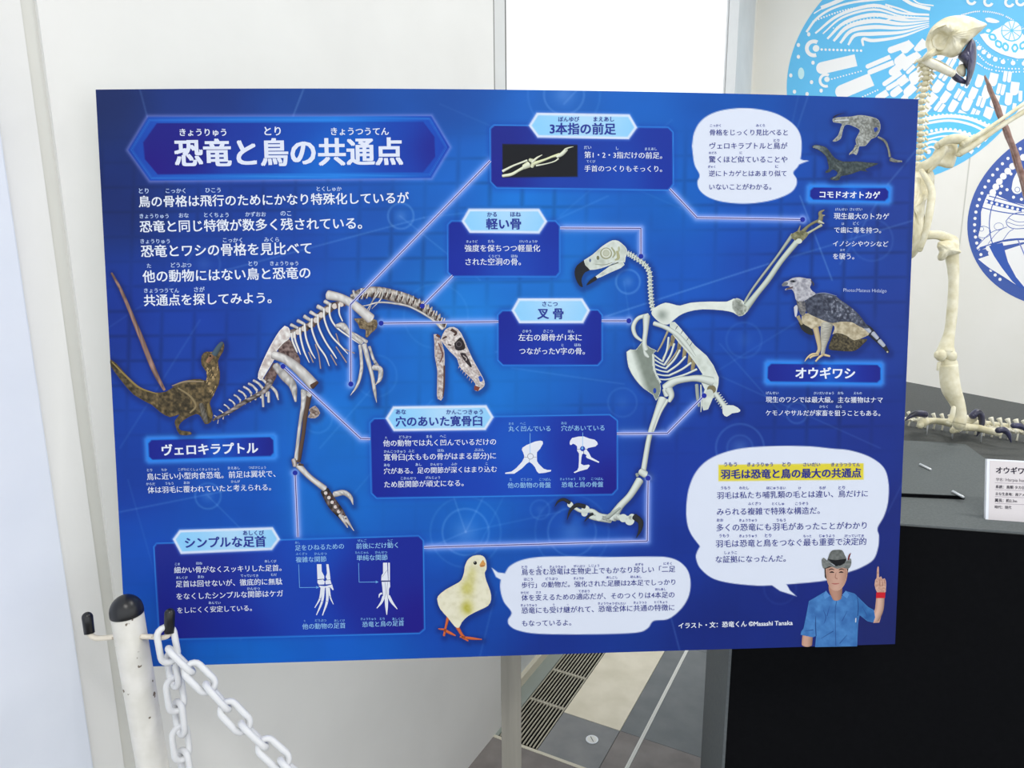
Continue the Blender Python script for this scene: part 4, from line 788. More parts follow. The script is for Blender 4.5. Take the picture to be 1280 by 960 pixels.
m.stroke([(352, 290), (345, 330), (362, 342)], [4, 8, 8], (162, 116, 100), layer=18); m.stroke([(315, 378), (345, 382), (378, 378)], [4, 10, 4], (168, 96, 92), layer=18)
m.poly([(236, 190), (252, 172), (285, 200), (330, 232), (365, 240), (420, 212), (462, 178), (474, 195), (470, 235), (448, 262), (400, 252), (360, 262), (300, 240), (255, 262), (240, 232)], (118, 122, 120), 19, round_=2, shade=mott((134, 138, 136), (92, 96, 94), .4))
m.poly([(280, 196), (300, 140), (318, 116), (352, 110), (398, 112), (420, 150), (436, 194), (400, 232), (340, 232)], (102, 106, 104), 21, round_=2, shade=mott((116, 120, 118), (84, 88, 86), .3))
m.poly([(284, 184), (350, 192), (434, 180), (420, 215), (385, 236), (345, 236)], (22, 24, 28), 23); m.stroke([(448, 190), (458, 155), (470, 135)], [12, 12, 3], (112, 34, 38), layer=23)
m.poly([(660, 392), (665, 350), (676, 335), (678, 280), (684, 246), (694, 250), (696, 330), (712, 322), (722, 345), (740, 338), (752, 370), (750, 430), (742, 452), (680, 450)], (206, 166, 148), 9, round_=2, shade=mott((212, 174, 156), (160, 116, 100), .6, .45, .8))
for x in (700, 722, 740): m.stroke([(x, 345), (x + 2, 400)], [3, 5], (150, 104, 90), layer=12)
m.poly([(674, 450), (746, 450), (743, 496), (671, 496)], (196, 30, 44), 13)
prints.append((m, 'presenter_picture', 'printed photograph of a person in a grey hat and blue shirt raising one finger'))

# diagrams
d = BoardArt(5); d.z(630, 520, 8.533); DW = (224, 228, 238)
d.poly([(190, 360), (196, 338), (240, 310), (330, 272), (390, 262), (413, 270), (415, 295), (385, 350), (352, 385), (350, 420), (352, 480), (370, 510), (420, 560), (460, 575), (503, 575), (500, 590), (440, 605), (372, 612), (350, 590), (330, 545), (300, 510), (270, 490), (240, 510), (190, 560), (110, 615), (15, 617), (10, 605), (80, 592), (130, 555), (190, 490), (215, 445), (215, 420), (205, 390)], DW, round_=1)
d.ring(282, 430, 30, 5, (110, 116, 130), 7); d.stroke([(216, 438), (252, 438)], 4, (130, 134, 146), layer=7); d.stroke([(312, 438), (348, 438)], 4, (130, 134, 146), layer=7); d.stroke([(272, 460), (270, 488)], 4, (130, 134, 146), layer=7)
d.stroke([(278, 182), (278, 398)], 5, (132, 190, 240), layer=8)
prints.append((d, 'bone_diagram', 'white outline of a solid hip bone')); d = BoardArt(5); d.z(630, 520, 8.533)
d.poly([(700, 290), (705, 265), (725, 235), (790, 220), (850, 217), (910, 240), (965, 252), (993, 275), (1000, 302), (975, 325), (900, 340), (885, 352), (884, 364), (905, 390), (930, 440), (1017, 488), (1010, 500), (885, 448), (874, 436), (880, 416), (850, 400), (833, 408), (826, 440), (820, 510), (850, 525), (905, 518), (915, 530), (890, 565), (800, 590), (755, 608), (742, 600), (780, 580), (795, 550), (800, 480), (800, 400), (780, 370), (780, 325), (760, 305), (735, 295), (720, 308), (705, 308)], DW)
d.disc(838, 348, 27, (34, 62, 168), 7); d.disc(834, 344, 11, (112, 176, 230), 8); d.stroke([(778, 354), (812, 354)], 4, (90, 100, 130), layer=7); d.stroke([(864, 354), (888, 354)], 4, (90, 100, 130), layer=7); d.stroke([(850, 372), (850, 405)], 5, (60, 70, 120), layer=7)
d.stroke([(840, 175), (838, 340)], 5, (132, 190, 240), layer=9)
prints.append((d, 'bone_diagram', 'white outline of a hip bone with an open socket')); d = BoardArt(5); d.z(360, 670, 7.11); AR = (104, 164, 226)
d.stroke([(95, 252), (103, 458)], 5, AR, layer=7); d.stroke([(103, 458), (255, 456)], 5, AR, layer=7); d.poly([(250, 444), (280, 456), (250, 468)], AR, 7)
d.poly([(257, 250), (297, 250), (300, 315), (322, 355), (322, 385), (262, 385)], DW); d.poly([(262, 392), (310, 387), (326, 402), (322, 430), (275, 432), (262, 415)], DW); d.poly([(340, 250), (360, 250), (372, 330), (378, 395), (387, 425), (335, 430), (330, 405), (347, 385), (335, 365), (347, 330)], DW)
d.poly([(272, 440), (330, 446), (392, 430), (406, 478), (396, 480), (375, 455), (290, 462)], DW); 
d.stroke([(262, 386), (322, 380)], 4, (110, 116, 136), layer=7); d.stroke([(335, 392), (378, 388)], 4, (110, 116, 136), layer=7)
for q_, wd in (([(300, 460), (284, 555), (238, 638)], [20, 16, 6]), ([(318, 458), (303, 580), (253, 702)], [22, 20, 7]), ([(347, 455), (347, 580), (306, 706)], [22, 22, 7]), ([(364, 458), (375, 540), (404, 607)], [16, 14, 5])):
    d.stroke(q_, wd, DW, layer=6); d.stroke([(q_[1][0] - 9, q_[1][1] - 4), (q_[1][0] + 9, q_[1][1] + 4)], 3, (90, 100, 150), layer=8)
prints.append((d, 'bone_diagram', 'white outline of a spreading ankle and foot')); d = BoardArt(5); d.z(360, 670, 7.11)
d.poly([(845, 237), (882, 237), (885, 320), (890, 395), (828, 395), (832, 350), (845, 330)], DW); d.poly([(890, 237), (905, 237), (906, 395), (893, 395)], DW); d.stroke([(884, 300), (850, 345), (838, 365)], 3, (130, 136, 150), layer=7)
d.stroke([(826, 402), (908, 400)], 8, (70, 76, 110), layer=7)
d.poly([(832, 408), (906, 406), (908, 450), (898, 470), (896, 540), (880, 560), (858, 560), (845, 530), (838, 450)], DW)
for q_, wd in (([(852, 535), (830, 590), (789, 642)], [26, 20, 6]), ([(873, 530), (876, 620), (878, 700)], [30, 26, 5]), ([(893, 530), (925, 590), (972, 650)], [26, 22, 5]), ([(836, 508), (815, 520), (808, 548)], [16, 14, 5])): d.stroke(q_, wd, DW, layer=6)
d.stroke([(862, 410), (868, 500), (858, 555)], 3, (120, 126, 146), layer=8); d.stroke([(884, 410), (880, 500), (888, 555)], 3, (120, 126, 146), layer=8)
d.stroke([(628, 240), (632, 410)], 5, AR, layer=7); d.stroke([(632, 410), (785, 408)], 5, AR, layer=7); d.poly([(780, 396), (806, 408), (780, 420)], AR, 7)
prints.append((d, 'bone_diagram', 'white outline of a simple ankle and three-toed foot'))

# leader lines on top
for L_, (x, y) in zip(LEAD, [DOTS[i] for i in (0, 1, 2, 3, 4, 5, 6, 7, 8, 9)]):
    ll = BoardArt(24)
    for p_, q_ in zip(L_[:-1], L_[1:]): ll.stroke([p_, q_], 3.0, (198, 204, 246), layer=24)
    for p_, q_ in zip(L_[:-1], L_[1:]): ll.stroke([p_, q_], 1.15, (52, 48, 128), layer=25)
    ll.disc(x, y, 3.1, (32, 46, 156), 26)
    prints.append((ll, 'leader_line', None))

# dark halo printed round the cut-out pictures
halo = np.full(PX.shape, 1e3)
DU = 860
def halo_seg(p, q, w_):
    cx0 = min(p[0], q[0]) - w_ - 12; cx1 = max(p[0], q[0]) + w_ + 12; cy0 = min(p[1], q[1]) - w_ - 12; cy1 = max(p[1], q[1]) + w_ + 12
    i0 = max(int((cx0 - 165) / 960 * NU) - 40, 0) if False else 0
    ucol = (PX[NV // 2] > cx0 - 45) & (PX[NV // 2] < cx1 + 45); vrow = (PY[:, NU // 2] > cy0 - 35) & (PY[:, NU // 2] < cy1 + 35)
    a0, a1 = np.argmax(ucol), NU - np.argmax(ucol[::-1]); b0, b1 = np.argmax(vrow), NV - np.argmax(vrow[::-1])
    X = PX[b0:b1, a0:a1]; Y = PY[b0:b1, a0:a1]; ax, ay = p[0] + 1.2, p[1] + 1.8; dx, dy = q[0] - p[0], q[1] - p[1]
    t = np.clip(((X - ax) * dx + (Y - ay) * dy) / (dx * dx + dy * dy + 1e-9), 0, 1)
    s_ = halo[b0:b1, a0:a1]; np.minimum(s_, np.hypot(X - ax - t * dx, Y - ay - t * dy) - w_, out=s_)
for p, q, w_ in Art.SEGS: halo_seg(p, q, w_)
IMG_h = np.clip(np.exp(-(np.maximum(halo, 0) / 4.2) ** 2), 0, 1) * 0.42
lum = IMG.mean(-1); IMG_h *= np.clip((170 - lum) / 40, 0, 1)        # keeps off the pale bubbles and hexagons
IMG = IMG * (1 - IMG_h[..., None]) + np.array((16, 30, 96.0)) * IMG_h[..., None]

bl = np.clip((IMG[..., 2] - IMG[..., 0] - 40) / 60, 0, 1) * np.clip((150 - IMG.mean(-1)) / 40, 0, 1)
IMG[..., 0] *= 1 - .10 * bl; IMG *= (1 - .035 * bl)[..., None]
# ---- the sheet itself
idx = np.arange(NU * NV).reshape(NV, NU)
F = np.stack([idx[:-1, :-1].ravel(), idx[1:, :-1].ravel(), idx[1:, 1:].ravel(), idx[:-1, 1:].ravel()], 1)
sheet = mesh('board_sheet', P3.reshape(-1, 3), F, M_print, board, colors=ink(np.clip(IMG, 0, 255)).reshape(-1, 3), smooth=True)
sheet['label'] = 'blue printed front of the board'
ne = 40; us = np.linspace(0, 1, ne); loop = [(u, 0) for u in us] + [(1, v) for v in us[1:]] + [(u, 1) for u in us[::-1][1:]] + [(0, v) for v in us[::-1][1:-1]]
Lu = np.array(loop); fr = surf(Lu[:, 0], Lu[:, 1], -0.00015); bk = surf(Lu[:, 0], Lu[:, 1], -0.005); n = len(loop)
ub, vb = np.meshgrid(np.linspace(0, 1, 24), np.linspace(0, 1, 18)); Pb = surf(ub, vb, -0.005).reshape(-1, 3); ib = np.arange(24 * 18).reshape(18, 24)
g = Geo(); g.add(list(fr) + list(bk), [(i, i + n, (i + 1) % n + n, (i + 1) % n) for i in range(n)])
g.add(Pb, np.stack([ib[:-1, :-1].ravel(), ib[:-1, 1:].ravel(), ib[1:, 1:].ravel(), ib[1:, :-1].ravel()], 1).tolist()); g.build('backing', M_foam, board, smooth=False)
for art, nm, lb in prints: art.build(nm, M_print, sheet, lb)

# ---- lettering: every printed line, placed by the ends of its ink
TXT = []
def T(block, s, x0, x1, y0, y1=None, col=(226, 232, 246), off=0.012, vs=1.0, h=None):
    TXT.append((block, s, x0, x1, y0, y0 if y1 is None else y1, col, off, vs, h))
WT = (228, 234, 246); NVY = (40, 48, 138); LB = (146, 196, 240); RB = (182, 202, 238)
def ruby(block, items, y, y2=None, col=RB):
    for s, x0, x1 in items:
        yy = y if y2 is None else y + (y2 - y) * (x0 - items[0][1]) / max(items[-1][1] - items[0][1], 1); T(block, s, x0, x1, yy, yy, col, 0.02, 1.0, None)
T('title_lettering', '恐竜と鳥の共通点', 220, 503, 207.5, 205.5, (222, 228, 244), 0.032, 1.02)
ruby('title_lettering', [('きょうりゅう', 225, 283), ('とり', 331, 351), ('きょうつうてん', 414, 486)], 170, 169, (222, 228, 244))
I = 'introduction_lettering'
T(I, '鳥の骨格は飛行のためにかなり特殊化しているが', 174, 511, 259, 254, WT, .016); T(I, '恐竜と同じ特徴が数多く残されている。', 175.5, 452.5, 290.5, 286, WT, .016); T(I, '恐竜とワシの骨格を見比べて', 177, 389.5, 321.5, 317.5, WT, .016)
T(I, '他の動物にはない鳥と恐竜の', 179, 388, 353, 348, WT, .016); T(I, '共通点を探してみよう。', 180.5, 339.5, 382.5, 379, WT, .016)
ruby(I, [('とり', 174, 186), ('こっかく', 207.5, 232), ('ひこう', 257, 276), ('とくしゅか', 396, 427)], 242, 239); ruby(I, [('きょうりゅう', 175, 211), ('おな', 224, 236), ('とくちょう', 255.5, 286), ('かずおお', 307, 332.5), ('のこ', 351, 364)], 273, 270)
ruby(I, [('きょうりゅう', 176, 212.5), ('こっかく', 279, 303), ('みくら', 330.5, 349)], 304.5, 302.5); ruby(I, [('た', 184, 189), ('どうぶつ', 214, 239.5), ('とり', 311, 322), ('きょうりゅう', 338, 373)], 335, 332); ruby(I, [('きょうつうてん', 180.5, 224), ('さが', 243, 256)], 366, 365)
def head(s, x0, x1, y0, y1, rb, ry): 
    T('heading_lettering', s, x0, x1, y0, y1, (44, 58, 150), .028); ruby('heading_lettering', rb, ry, None, (52, 66, 150))
head('3本指の前足', 687.5, 769.5, 167.5, 168, [('ぼんゆび', 698, 724), ('まえあし', 742, 767.5)], 152)
head('軽い骨', 608, 651, 286.5, 286.5, [('かる', 609, 621), ('ほね', 638, 651)], 271)
head('叉 骨', 672, 704, 398.5, 398.5, [('さこつ', 678, 697)], 383)
head('穴のあいた寛骨臼', 495, 602.5, 533, 532, [('あな', 495, 507.5), ('かんこつきゅう', 558, 603.5)], 517.8)
head('シンプルな足首', 232, 332.5, 685, 683, [('あしくび', 304, 330)], 669)
Bx = 'text_box_lettering'
T(Bx, '第1・2・3指だけの前足。', 730.5, 827.5, 197.5, 198.5); T(Bx, '手首のつくりもそっくり。', 730.5, 827.5, 214.5, 215); ruby(Bx, [('だい', 730, 739), ('し', 770, 773), ('まえあし', 806, 821)], 186.5, 188); ruby(Bx, [('てくび', 733, 744)], 203.5)
T(Bx, '強度を保ちつつ軽量化', 581, 675, 314.5); T(Bx, 'された空洞の骨。', 582, 651, 331.5); ruby(Bx, [('きょうど', 583, 597), ('たも', 610, 617.5), ('けいりょうか', 649.5, 672)], 303.5); ruby(Bx, [('くうどう', 611, 625), ('ほね', 639, 647)], 322)
T(Bx, '左右の鎖骨が1本に', 648, 727, 426); T(Bx, 'つながったV字の骨。', 649, 731, 443); ruby(Bx, [('さゆう', 653, 664), ('さこつ', 679, 691), ('ほん', 710, 717.5)], 415.8); ruby(Bx, [('じ', 702, 704.5), ('ほね', 718, 726)], 433)
T(Bx, '他の動物では丸く凹んでいるだけの', 479, 620, 558, 556); T(Bx, '寛骨臼(太ももの骨がはまる部分)に', 480, 620, 575.5, 573.5); T(Bx, '穴がある。足の関節が深くはまり込む', 480, 621, 592.5, 590); T(Bx, 'ため股関節が頑丈になる。', 480.5, 579.5, 609.5, 607.5)
ruby(Bx, [('た', 481.5, 484), ('どうぶつ', 499, 514), ('まる', 533, 540), ('へこ', 550, 557.5)], 548.3, 547); ruby(Bx, [('かんこつきゅう', 480, 507), ('ふと', 510.5, 518), ('ほね', 547, 555), ('ぶぶん', 593, 605)], 566, 564); ruby(Bx, [('あな', 480, 487.5), ('あし', 519.5, 527), ('かんせつ', 538, 553), ('ふか', 564, 571.5), ('こ', 607, 609.5)], 583, 581); ruby(Bx, [('こかんせつ', 501, 520), ('がんじょう', 532, 550)], 599.5, 598.5)
T(Bx, '細かい骨がなくスッキリした足首。', 218, 352, 716.5, 713.5); T(Bx, '足首は回せないが、徹底的に無駄', 220, 353, 734, 730.5); T(Bx, 'をなくしたシンプルな関節はケガ', 221, 354, 749.5, 745.5); T(Bx, 'をしにくく安定している。', 222, 315, 766.5, 763.5)
ruby(Bx, [('こま', 219, 225), ('ほね', 245.5, 253), ('あしくび', 331, 345.5)], 706.5, 703); ruby(Bx, [('あしくび', 220.5, 234.5), ('まわ', 247.5, 255), ('てっていてき', 301, 323), ('むだ', 339, 346)], 723.5, 720); ruby(Bx, [('かんせつ', 309, 325)], 737.5); ruby(Bx, [('あんてい', 261, 276)], 755)
C = 'caption_lettering'
for s, x0, x1, y0, y1 in (('丸く凹んでいる', 635.5, 688, 539.3, 539), ('穴があいている', 701.5, 755.5, 538.8, 538.3), ('他の動物の骨盤', 634.5, 688.5, 610, 609.5), ('恐竜と鳥の骨盤', 702, 754, 609.2, 608.6), ('足をひねるための', 369, 430, 688.3, 686), ('複雑な関節', 370, 408, 703, 702), ('前後にだけ動く', 445.5, 497.5, 686, 684.6), ('単純な関節', 446, 484.5, 700.8, 700), ('他の動物の足首', 378, 432, 786.5, 785), ('恐竜と鳥の足首', 453, 505, 783.8, 782)): T(C, s, x0, x1, y0, y1, LB, .01)
for it, y in (([('まる', 636, 642), ('へこ', 650, 657)], 531), ([('あな', 701.5, 708.5)], 530.5), ([('た', 637, 640), ('どうぶつ', 651, 665), ('こつばん', 674, 688.5)], 600.8), ([('きょうりゅう', 700, 719), ('とり', 724, 731), ('こつばん', 739, 754)], 600.2), ([('あし', 369, 375)], 679.5), ([('ふくざつ', 370, 384), ('かんせつ', 393, 408.5)], 693.8), ([('ぜんご', 447, 458), ('うご', 484.5, 491)], 677.3), ([('たんじゅん', 444, 461), ('かんせつ', 469, 484)], 692), ([('た', 380, 382), ('どうぶつ', 394, 408), ('あしくび', 418, 431)], 777), ([('きょうりゅう', 451, 470), ('とり', 475, 481), ('あしくび', 490.5, 504.5)], 775)): ruby(C, it, y, None, (126, 176, 232))
N1 = 'name_plate_lettering'
T(N1, 'コモドオオトカゲ', 1024.5, 1099.5, 247.3, 248.3, WT, .03); T(N1, 'オウギワシ', 994.5, 1068, 473, 473.5, WT, .03); T(N1, 'ヴェロキラプトル', 203, 322.5, 569.5, 566.5, WT, .03)
S = 'description_lettering'
T(S, '現生最大のトカゲ', 1042, 1111, 274, 274.5); T(S, 'で歯に毒を持つ。', 1042.5, 1101, 291, 291.5); T(S, 'イノシシやウシなど', 1041, 1110, 308, 308.5); T(S, 'を襲う。', 1041, 1067.5, 324, 324.3)
ruby(S, [('げんせい', 1044, 1059), ('さいだい', 1062, 1077.5)], 263.5); ruby(S, [('は', 1052, 1055), ('どく', 1066, 1073)], 281.3); ruby(S, [('おそ', 1050, 1056)], 314)
T(S, 'Photo:Mateus Hidalgo', 1054, 1108, 365, 366, (176, 190, 228), .0)
T(S, '現生のワシでは最大級。主な獲物はナマ', 957, 1103, 503, 503.5); T(S, 'ケモノやサルだが家畜を狙うこともある。', 957, 1100, 519.5, 520)
ruby(S, [('げんせい', 957.5, 973), ('さいだいきゅう', 1017, 1042), ('おも', 1047, 1054), ('えもの', 1067, 1077)], 493); ruby(S, [('かちく', 1024, 1034.5), ('ねら', 1044.5, 1052)], 510)
T(S, '鳥に近い小型肉食恐竜。前足は翼状で、', 184, 344.5, 600, 596); T(S, '体は羽毛に覆われていたと考えられる。', 185, 339, 616.5, 612.8)
ruby(S, [('とり', 184, 190.5), ('ちか', 202, 209), ('こがたにくしょくきょうりゅう', 223, 274), ('まえあし', 285, 300), ('つばさじょう', 311, 332.5)], 589.3, 586); ruby(S, [('からだ', 183, 194), ('うもう', 207, 217), ('おお', 230, 237.5), ('かんが', 289, 300)], 606.5, 603.5)
T(S, 'イラスト・文：恐竜くん ©Masashi Tanaka', 848, 990.5, 785.5, 781.5, WT, .018)
Q = 'bubble_lettering'
def q(s, x0, x1, y0, y1=None, off=.010): T(Q, s, x0, x1, y0, y1, NVY, off)
RN = (72, 80, 160)
q('骨格をじっくり見比べると', 887, 984.5, 169.3); q('ヴェロキラプトルと鳥が', 887, 984, 186.3); q('驚くほど似ていることや', 886, 984, 203.3); q('逆にトカゲとはあまり似て', 886, 983, 220.5); q('いないことがわかる。', 886.5, 964, 237.3)
for it, y in (([('こっかく', 887.5, 901), ('みくら', 945, 956)], 158.6), ([('とり', 967, 974)], 177.5), ([('おどろ', 886, 895.5), ('に', 924.5, 927.5)], 192.6), ([('ぎゃく', 885, 894), ('に', 969, 972.5)], 210)): ruby(Q, it, y, None, RN)
q('鳥を含む恐竜は生物史上でもかなり珍しい「二足', 652, 844, 719, 715); q('歩行」の動物だ。強化された足腰は2本足でしっかり', 652, 844, 735, 731); q('体を支えるための適応だが、そのつくりは4本足の', 652, 843, 751, 747); q('恐竜にも受け継がれて、恐竜全体に共通の特徴に', 652, 843, 767, 763); q('もなっているよ。', 652.5, 714, 782.8, 781.8)
for it, y, y2 in (([('とり', 652, 659), ('ふく', 671, 677.5), ('きょうりゅう', 687, 707), ('せいぶつ', 717, 731), ('しじょう', 736, 749), ('めずら', 794, 804), ('にそく', 829.5, 839.5)], 710.8, 706), ([('ほこう', 655, 666), ('どうぶつ', 682, 697), ('きょうか', 717, 730), ('あしこし', 758, 772), ('ほんあし', 788, 802)], 725.8, 722.5), ([('からだ', 651, 661), ('ささ', 670, 676), ('てきおう', 723, 737), ('ほんあし', 819, 832.5)], 742.3, 738), ([('きょうりゅう', 651, 671), ('う', 691, 693), ('つ', 708.5, 710.5), ('きょうりゅうぜんたい', 747.5, 782), ('きょうつう', 792, 808), ('とくちょう', 818, 834)], 758, 754)): ruby(Q, it, y, y2, RN)
q('羽毛は恐竜と鳥の最大の共通点', 901, 1076, 598.3, 596.5, .03)
q('羽毛は私たち哺乳類の毛とは違い、鳥だけに', 896, 1084.5, 623.5, 621); q('みられる複雑で特殊な構造だ。', 896, 1024.5, 644, 642.3); q('多くの恐竜にも羽毛があったことがわかり', 895.5, 1083, 664, 661); q('羽毛は恐竜と鳥をつなぐ最も重要で決定的', 894.5, 1082.5, 684, 681); q('な証拠になったんだ。', 894.5, 982, 703.5, 702)
for it, y in (([('うもう', 905, 921), ('きょうりゅう', 934, 966), ('とり', 978, 988), ('さいだい', 1004, 1025), ('きょうつうてん', 1039, 1075)], 583), ([('うもう', 901, 912.5), ('わたし', 924, 936), ('ほにゅうるい', 958, 982), ('け', 998, 1001), ('ちが', 1024, 1032), ('とり', 1048, 1056)], 611.7), ([('ふくざつ', 935, 951), ('とくしゅ', 965, 980), ('こうぞう', 994, 1010)], 631.3), ([('おお', 896, 904), ('きょうりゅう', 924, 946), ('うもう', 970.5, 982)], 652), ([('うもう', 899, 911), ('きょうりゅう', 924, 946), ('とり', 956, 964), ('もっと', 1004, 1014), ('じゅうよう', 1024, 1043), ('けっていてき', 1056, 1079.5)], 671.5), ([('しょうこ', 905.5, 921)], 692.5)): ruby(Q, it, y, None, RN)

def bold_shifts(off):
    if off < .004: return [(0, 0)]
    if off < .014: return [(-off * .8, 0), (off * .8, 0)]
    return [(-off, -off * .6), (off, -off * .6), (-off, off * .6), (off, off * .6), (0, 0)]
def text_meshes(items):
    """items: (string, offset, resolution) -> list of (verts2d, tris)"""
    obs = []
    for s, off, res in items:
        cu = bpy.data.curves.new('type', 'FONT'); cu.body = s; cu.resolution_u = res; cu.fill_mode = 'FRONT'
        o = bpy.data.objects.new('type', cu); COL.objects.link(o); obs.append(o)
    bpy.context.view_layer.update(); dg = bpy.context.evaluated_depsgraph_get(); out = []
    for o in obs:
        ev = o.evaluated_get(dg); me = ev.to_mesh(); V = np.zeros(len(me.vertices) * 3); me.vertices.foreach_get('co', V)
        out.append((V.reshape(-1, 3)[:, :2].copy(), [tuple(p.vertices) for p in me.polygons])); ev.to_mesh_clear()
    for o in obs:
        cu = o.data; bpy.data.objects.remove(o); bpy.data.curves.remove(cu)
    return out
geo = text_meshes([(t[1], t[7], 2 if (t[3] - t[2]) / len(t[1]) < 6.5 else 3) for t in TXT])
par = list(range(len(TXT)))
def find(i):
    while par[i] != i: i = par[i]
    return i
rects = [(t[2] - 9, t[3] + 9, min(t[4], t[5]) - 15, max(t[4], t[5]) + 6) for t in TXT]
for i in range(len(TXT)):
    for j in range(i):
        a_, b_ = rects[i], rects[j]
        if TXT[i][0] == TXT[j][0] and a_[0] < b_[1] and b_[0] < a_[1] and a_[2] < b_[3] and b_[2] < a_[3]: par[find(i)] = find(j)
blocks = {}; ti = -1
for (blk, s, x0, x1, y0, y1, col, off, vs, hh), (V, Fc) in zip(TXT, geo):
    ti += 1
    if not len(V): continue
    mn, mxx = V[:, 0].min(), V[:, 0].max(); k = (x1 - x0) / (mxx - mn)
    em_guess = (x1 - x0) / max(len([c for c in s if ord(c) > 255]) + 0.55 * len([c for c in s if ord(c) <= 255]), 1)
    t = (V[:, 0] - mn) / (mxx - mn); by = y0 + (y1 - y0) * t; yy = V[:, 1] * k * vs + 0.07 * k
    xx = x0 + (x1 - x0) * t; shear = np.interp(xx, [130, 1140], [0.0554, -0.041])
    X = xx - yy * shear; Y = by - yy
    art = blocks.setdefault((blk, find(ti)), BoardArt(14))
    for ci, (ox, oy) in enumerate(bold_shifts(off)): art.raw(np.stack([X + ox * k, Y + oy * k], 1), [ink(col)] * len(V), Fc, 14 + ci * 0.5)
for (blk, _), art in blocks.items():
    o = art.build(blk, M_print, sheet, {'title_lettering': 'large white title lettering', 'heading_lettering': 'dark blue headings in the pale hexagons', 'bubble_lettering': 'dark blue lettering in the speech bubbles', 'caption_lettering': 'light blue captions of the diagrams', 'name_plate_lettering': 'bold white names in glowing plates'}.get(blk, 'small white printed lettering'))

# ------------------------------------------------------------------ two round wall graphics
def wall_map(X, Y, L):
    D = np.stack([X - 640, Y - 480, np.full_like(X, FPX)], -1) @ R.T
    t = (YB - 0.0012 - L * 0.0001 - CAM[1]) / D[:, 1]; return CAM + D * t[:, None]
def wink(c): return np.clip(lin(c) / 0.88, 0, 0.9)
class Decal(Art):
    stag = 0.06
    def clip(s, cx, cz, r):
        V = np.array(s.V); P = wall_map(V[:, 0], V[:, 1], np.zeros(len(V))); ok = np.hypot(P[:, 0] - cx, P[:, 2] - cz) < r
        s.F = [f for f in s.F if all(ok[i] for i in f)]
def wall_disc(c, r, y0, y1, n=96):
    V = [(c[0] + r * math.cos(2 * math.pi * i / n), y, c[2] + r * math.sin(2 * math.pi * i / n)) for y in (y0, y1) for i in range(n)]
    return V, [tuple(range(n - 1, -1, -1)), tuple(range(n, 2 * n))] + [(i, (i + 1) % n, n + (i + 1) % n, n + i) for i in range(n)]
M_lblue = principled('light_blue_vinyl', (98, 192, 240), 0.5); M_navy = principled('navy_vinyl', (62, 92, 172), 0.5)
c1 = np.array((-0.0765, YB, 2.746)); r1 = 0.7535
t1 = thing('wall_decal', (c1[0], YB - 0.0011, c1[2]), 'large light blue round wall graphic with white feather and wave patterns', 'wall decal')
mesh('vinyl_disc', *wall_disc(c1, r1, YB - 0.001, YB - 0.0003), M_lblue, t1)
w = Decal(wall_map, wink, 2); W_ = (250, 250, 250)
w.z(980, 0, 7.11)
for (sx, sy), my, ey, wd in (((278, 296), 48, 150, 26), ((345, 300), 84, 172, 18), ((385, 345), 130, 190, 30), ((440, 365), 185, 205, 34), ((500, 383), 240, 222, 32), ((570, 400), 300, 236, 30), ((705, 408), 360, 250, 26)):
    w.stroke([(sx, sy), ((sx + 760) / 2 - 30, (sy + my) / 2 - 38), (800, my), (1050, (my + ey) / 2 + 18), (1290, ey - 14)], [wd * .6, wd, wd * 1.15, wd * .8, 8], W_)
for q_, wd in (([(200, 285), (290, 165), (430, 75), (620, 20), (900, -10)], 20), ([(330, 70), (480, 10), (560, -30)], 34), ([(250, 130), (330, 80), (420, 30), (520, -20)], 10), ([(1060, -10), (1150, 40), (1300, 80)], 30), ([(900, 40), (1020, 75), (1150, 120), (1290, 130)], 16), ([(1130, -20), (1200, 30), (1330, 50)], 12), ([(650, 160), (830, 120), (1000, 150), (1290, 165)], 12), ([(880, 190), (1000, 160), (1150, 185)], 14)): w.stroke(q_, wd, W_)
for i in range(30): w.disc(260 + i * 24, 190 - 130 * math.sin(min(i / 20, 1) * 1.5), 8, W_)
for i in range(26): w.disc(440 + i * 30, 250 - 90 * math.sin(i / 26 * 2.4) - i * 1.2, 6, (215, 238, 250), 3)
for a_, b_, wd in (((340, 605), (640, 535), 108), ((515, 815), (780, 705), 120), ((950, 445), (1105, 390), 58), ((745, 590), (945, 505), 40), ((765, 640), (975, 555), 46), ((1030, 580), (1175, 500), 76), ((1175, 435), (1300, 370), 40), ((1190, 450), (1300, 400), 16), ((895, 745), (1040, 645), 42), ((925, 785), (1085, 690), 40), ((1150, 690), (1300, 590), 84), ((1060, 880), (1160, 770), 44), ((840, 870), (920, 820), 60), ((1240, 540), (1300, 500), 50)):
    w.stroke([a_, b_], wd, W_); w.disc(*a_, wd / 2, W_)
for q_ in (((265, 430), 62, 34), ((372, 715), 52, 24)): w.ring(q_[0][0], q_[0][1], q_[1], q_[2], W_, 2, 70, 300)
w.disc(285, 430, 30, (225, 240, 250)); w.disc(382, 705, 24, (225, 240, 250))
for i in range(11): w.disc(335 + i * 35, 440 + i * 1, 11, W_)
for i in range(11): w.disc(425 + i * 26, 702 - i * 7, 7, W_)
for i in range(7): w.disc(700 + i * 22, 860 - i * 10, 7, W_)
for x, y in ((220, 305), (128, 505), (60, 670), (245, 730), (93, 815), (330, 805), (205, 835), (258, 557), (128, 400)): w.disc(x, y, 15, W_, ry=18)
w.disc(152, 652, 28, (190, 225, 245), ry=52)
w.z(1140, 0, 6.857)
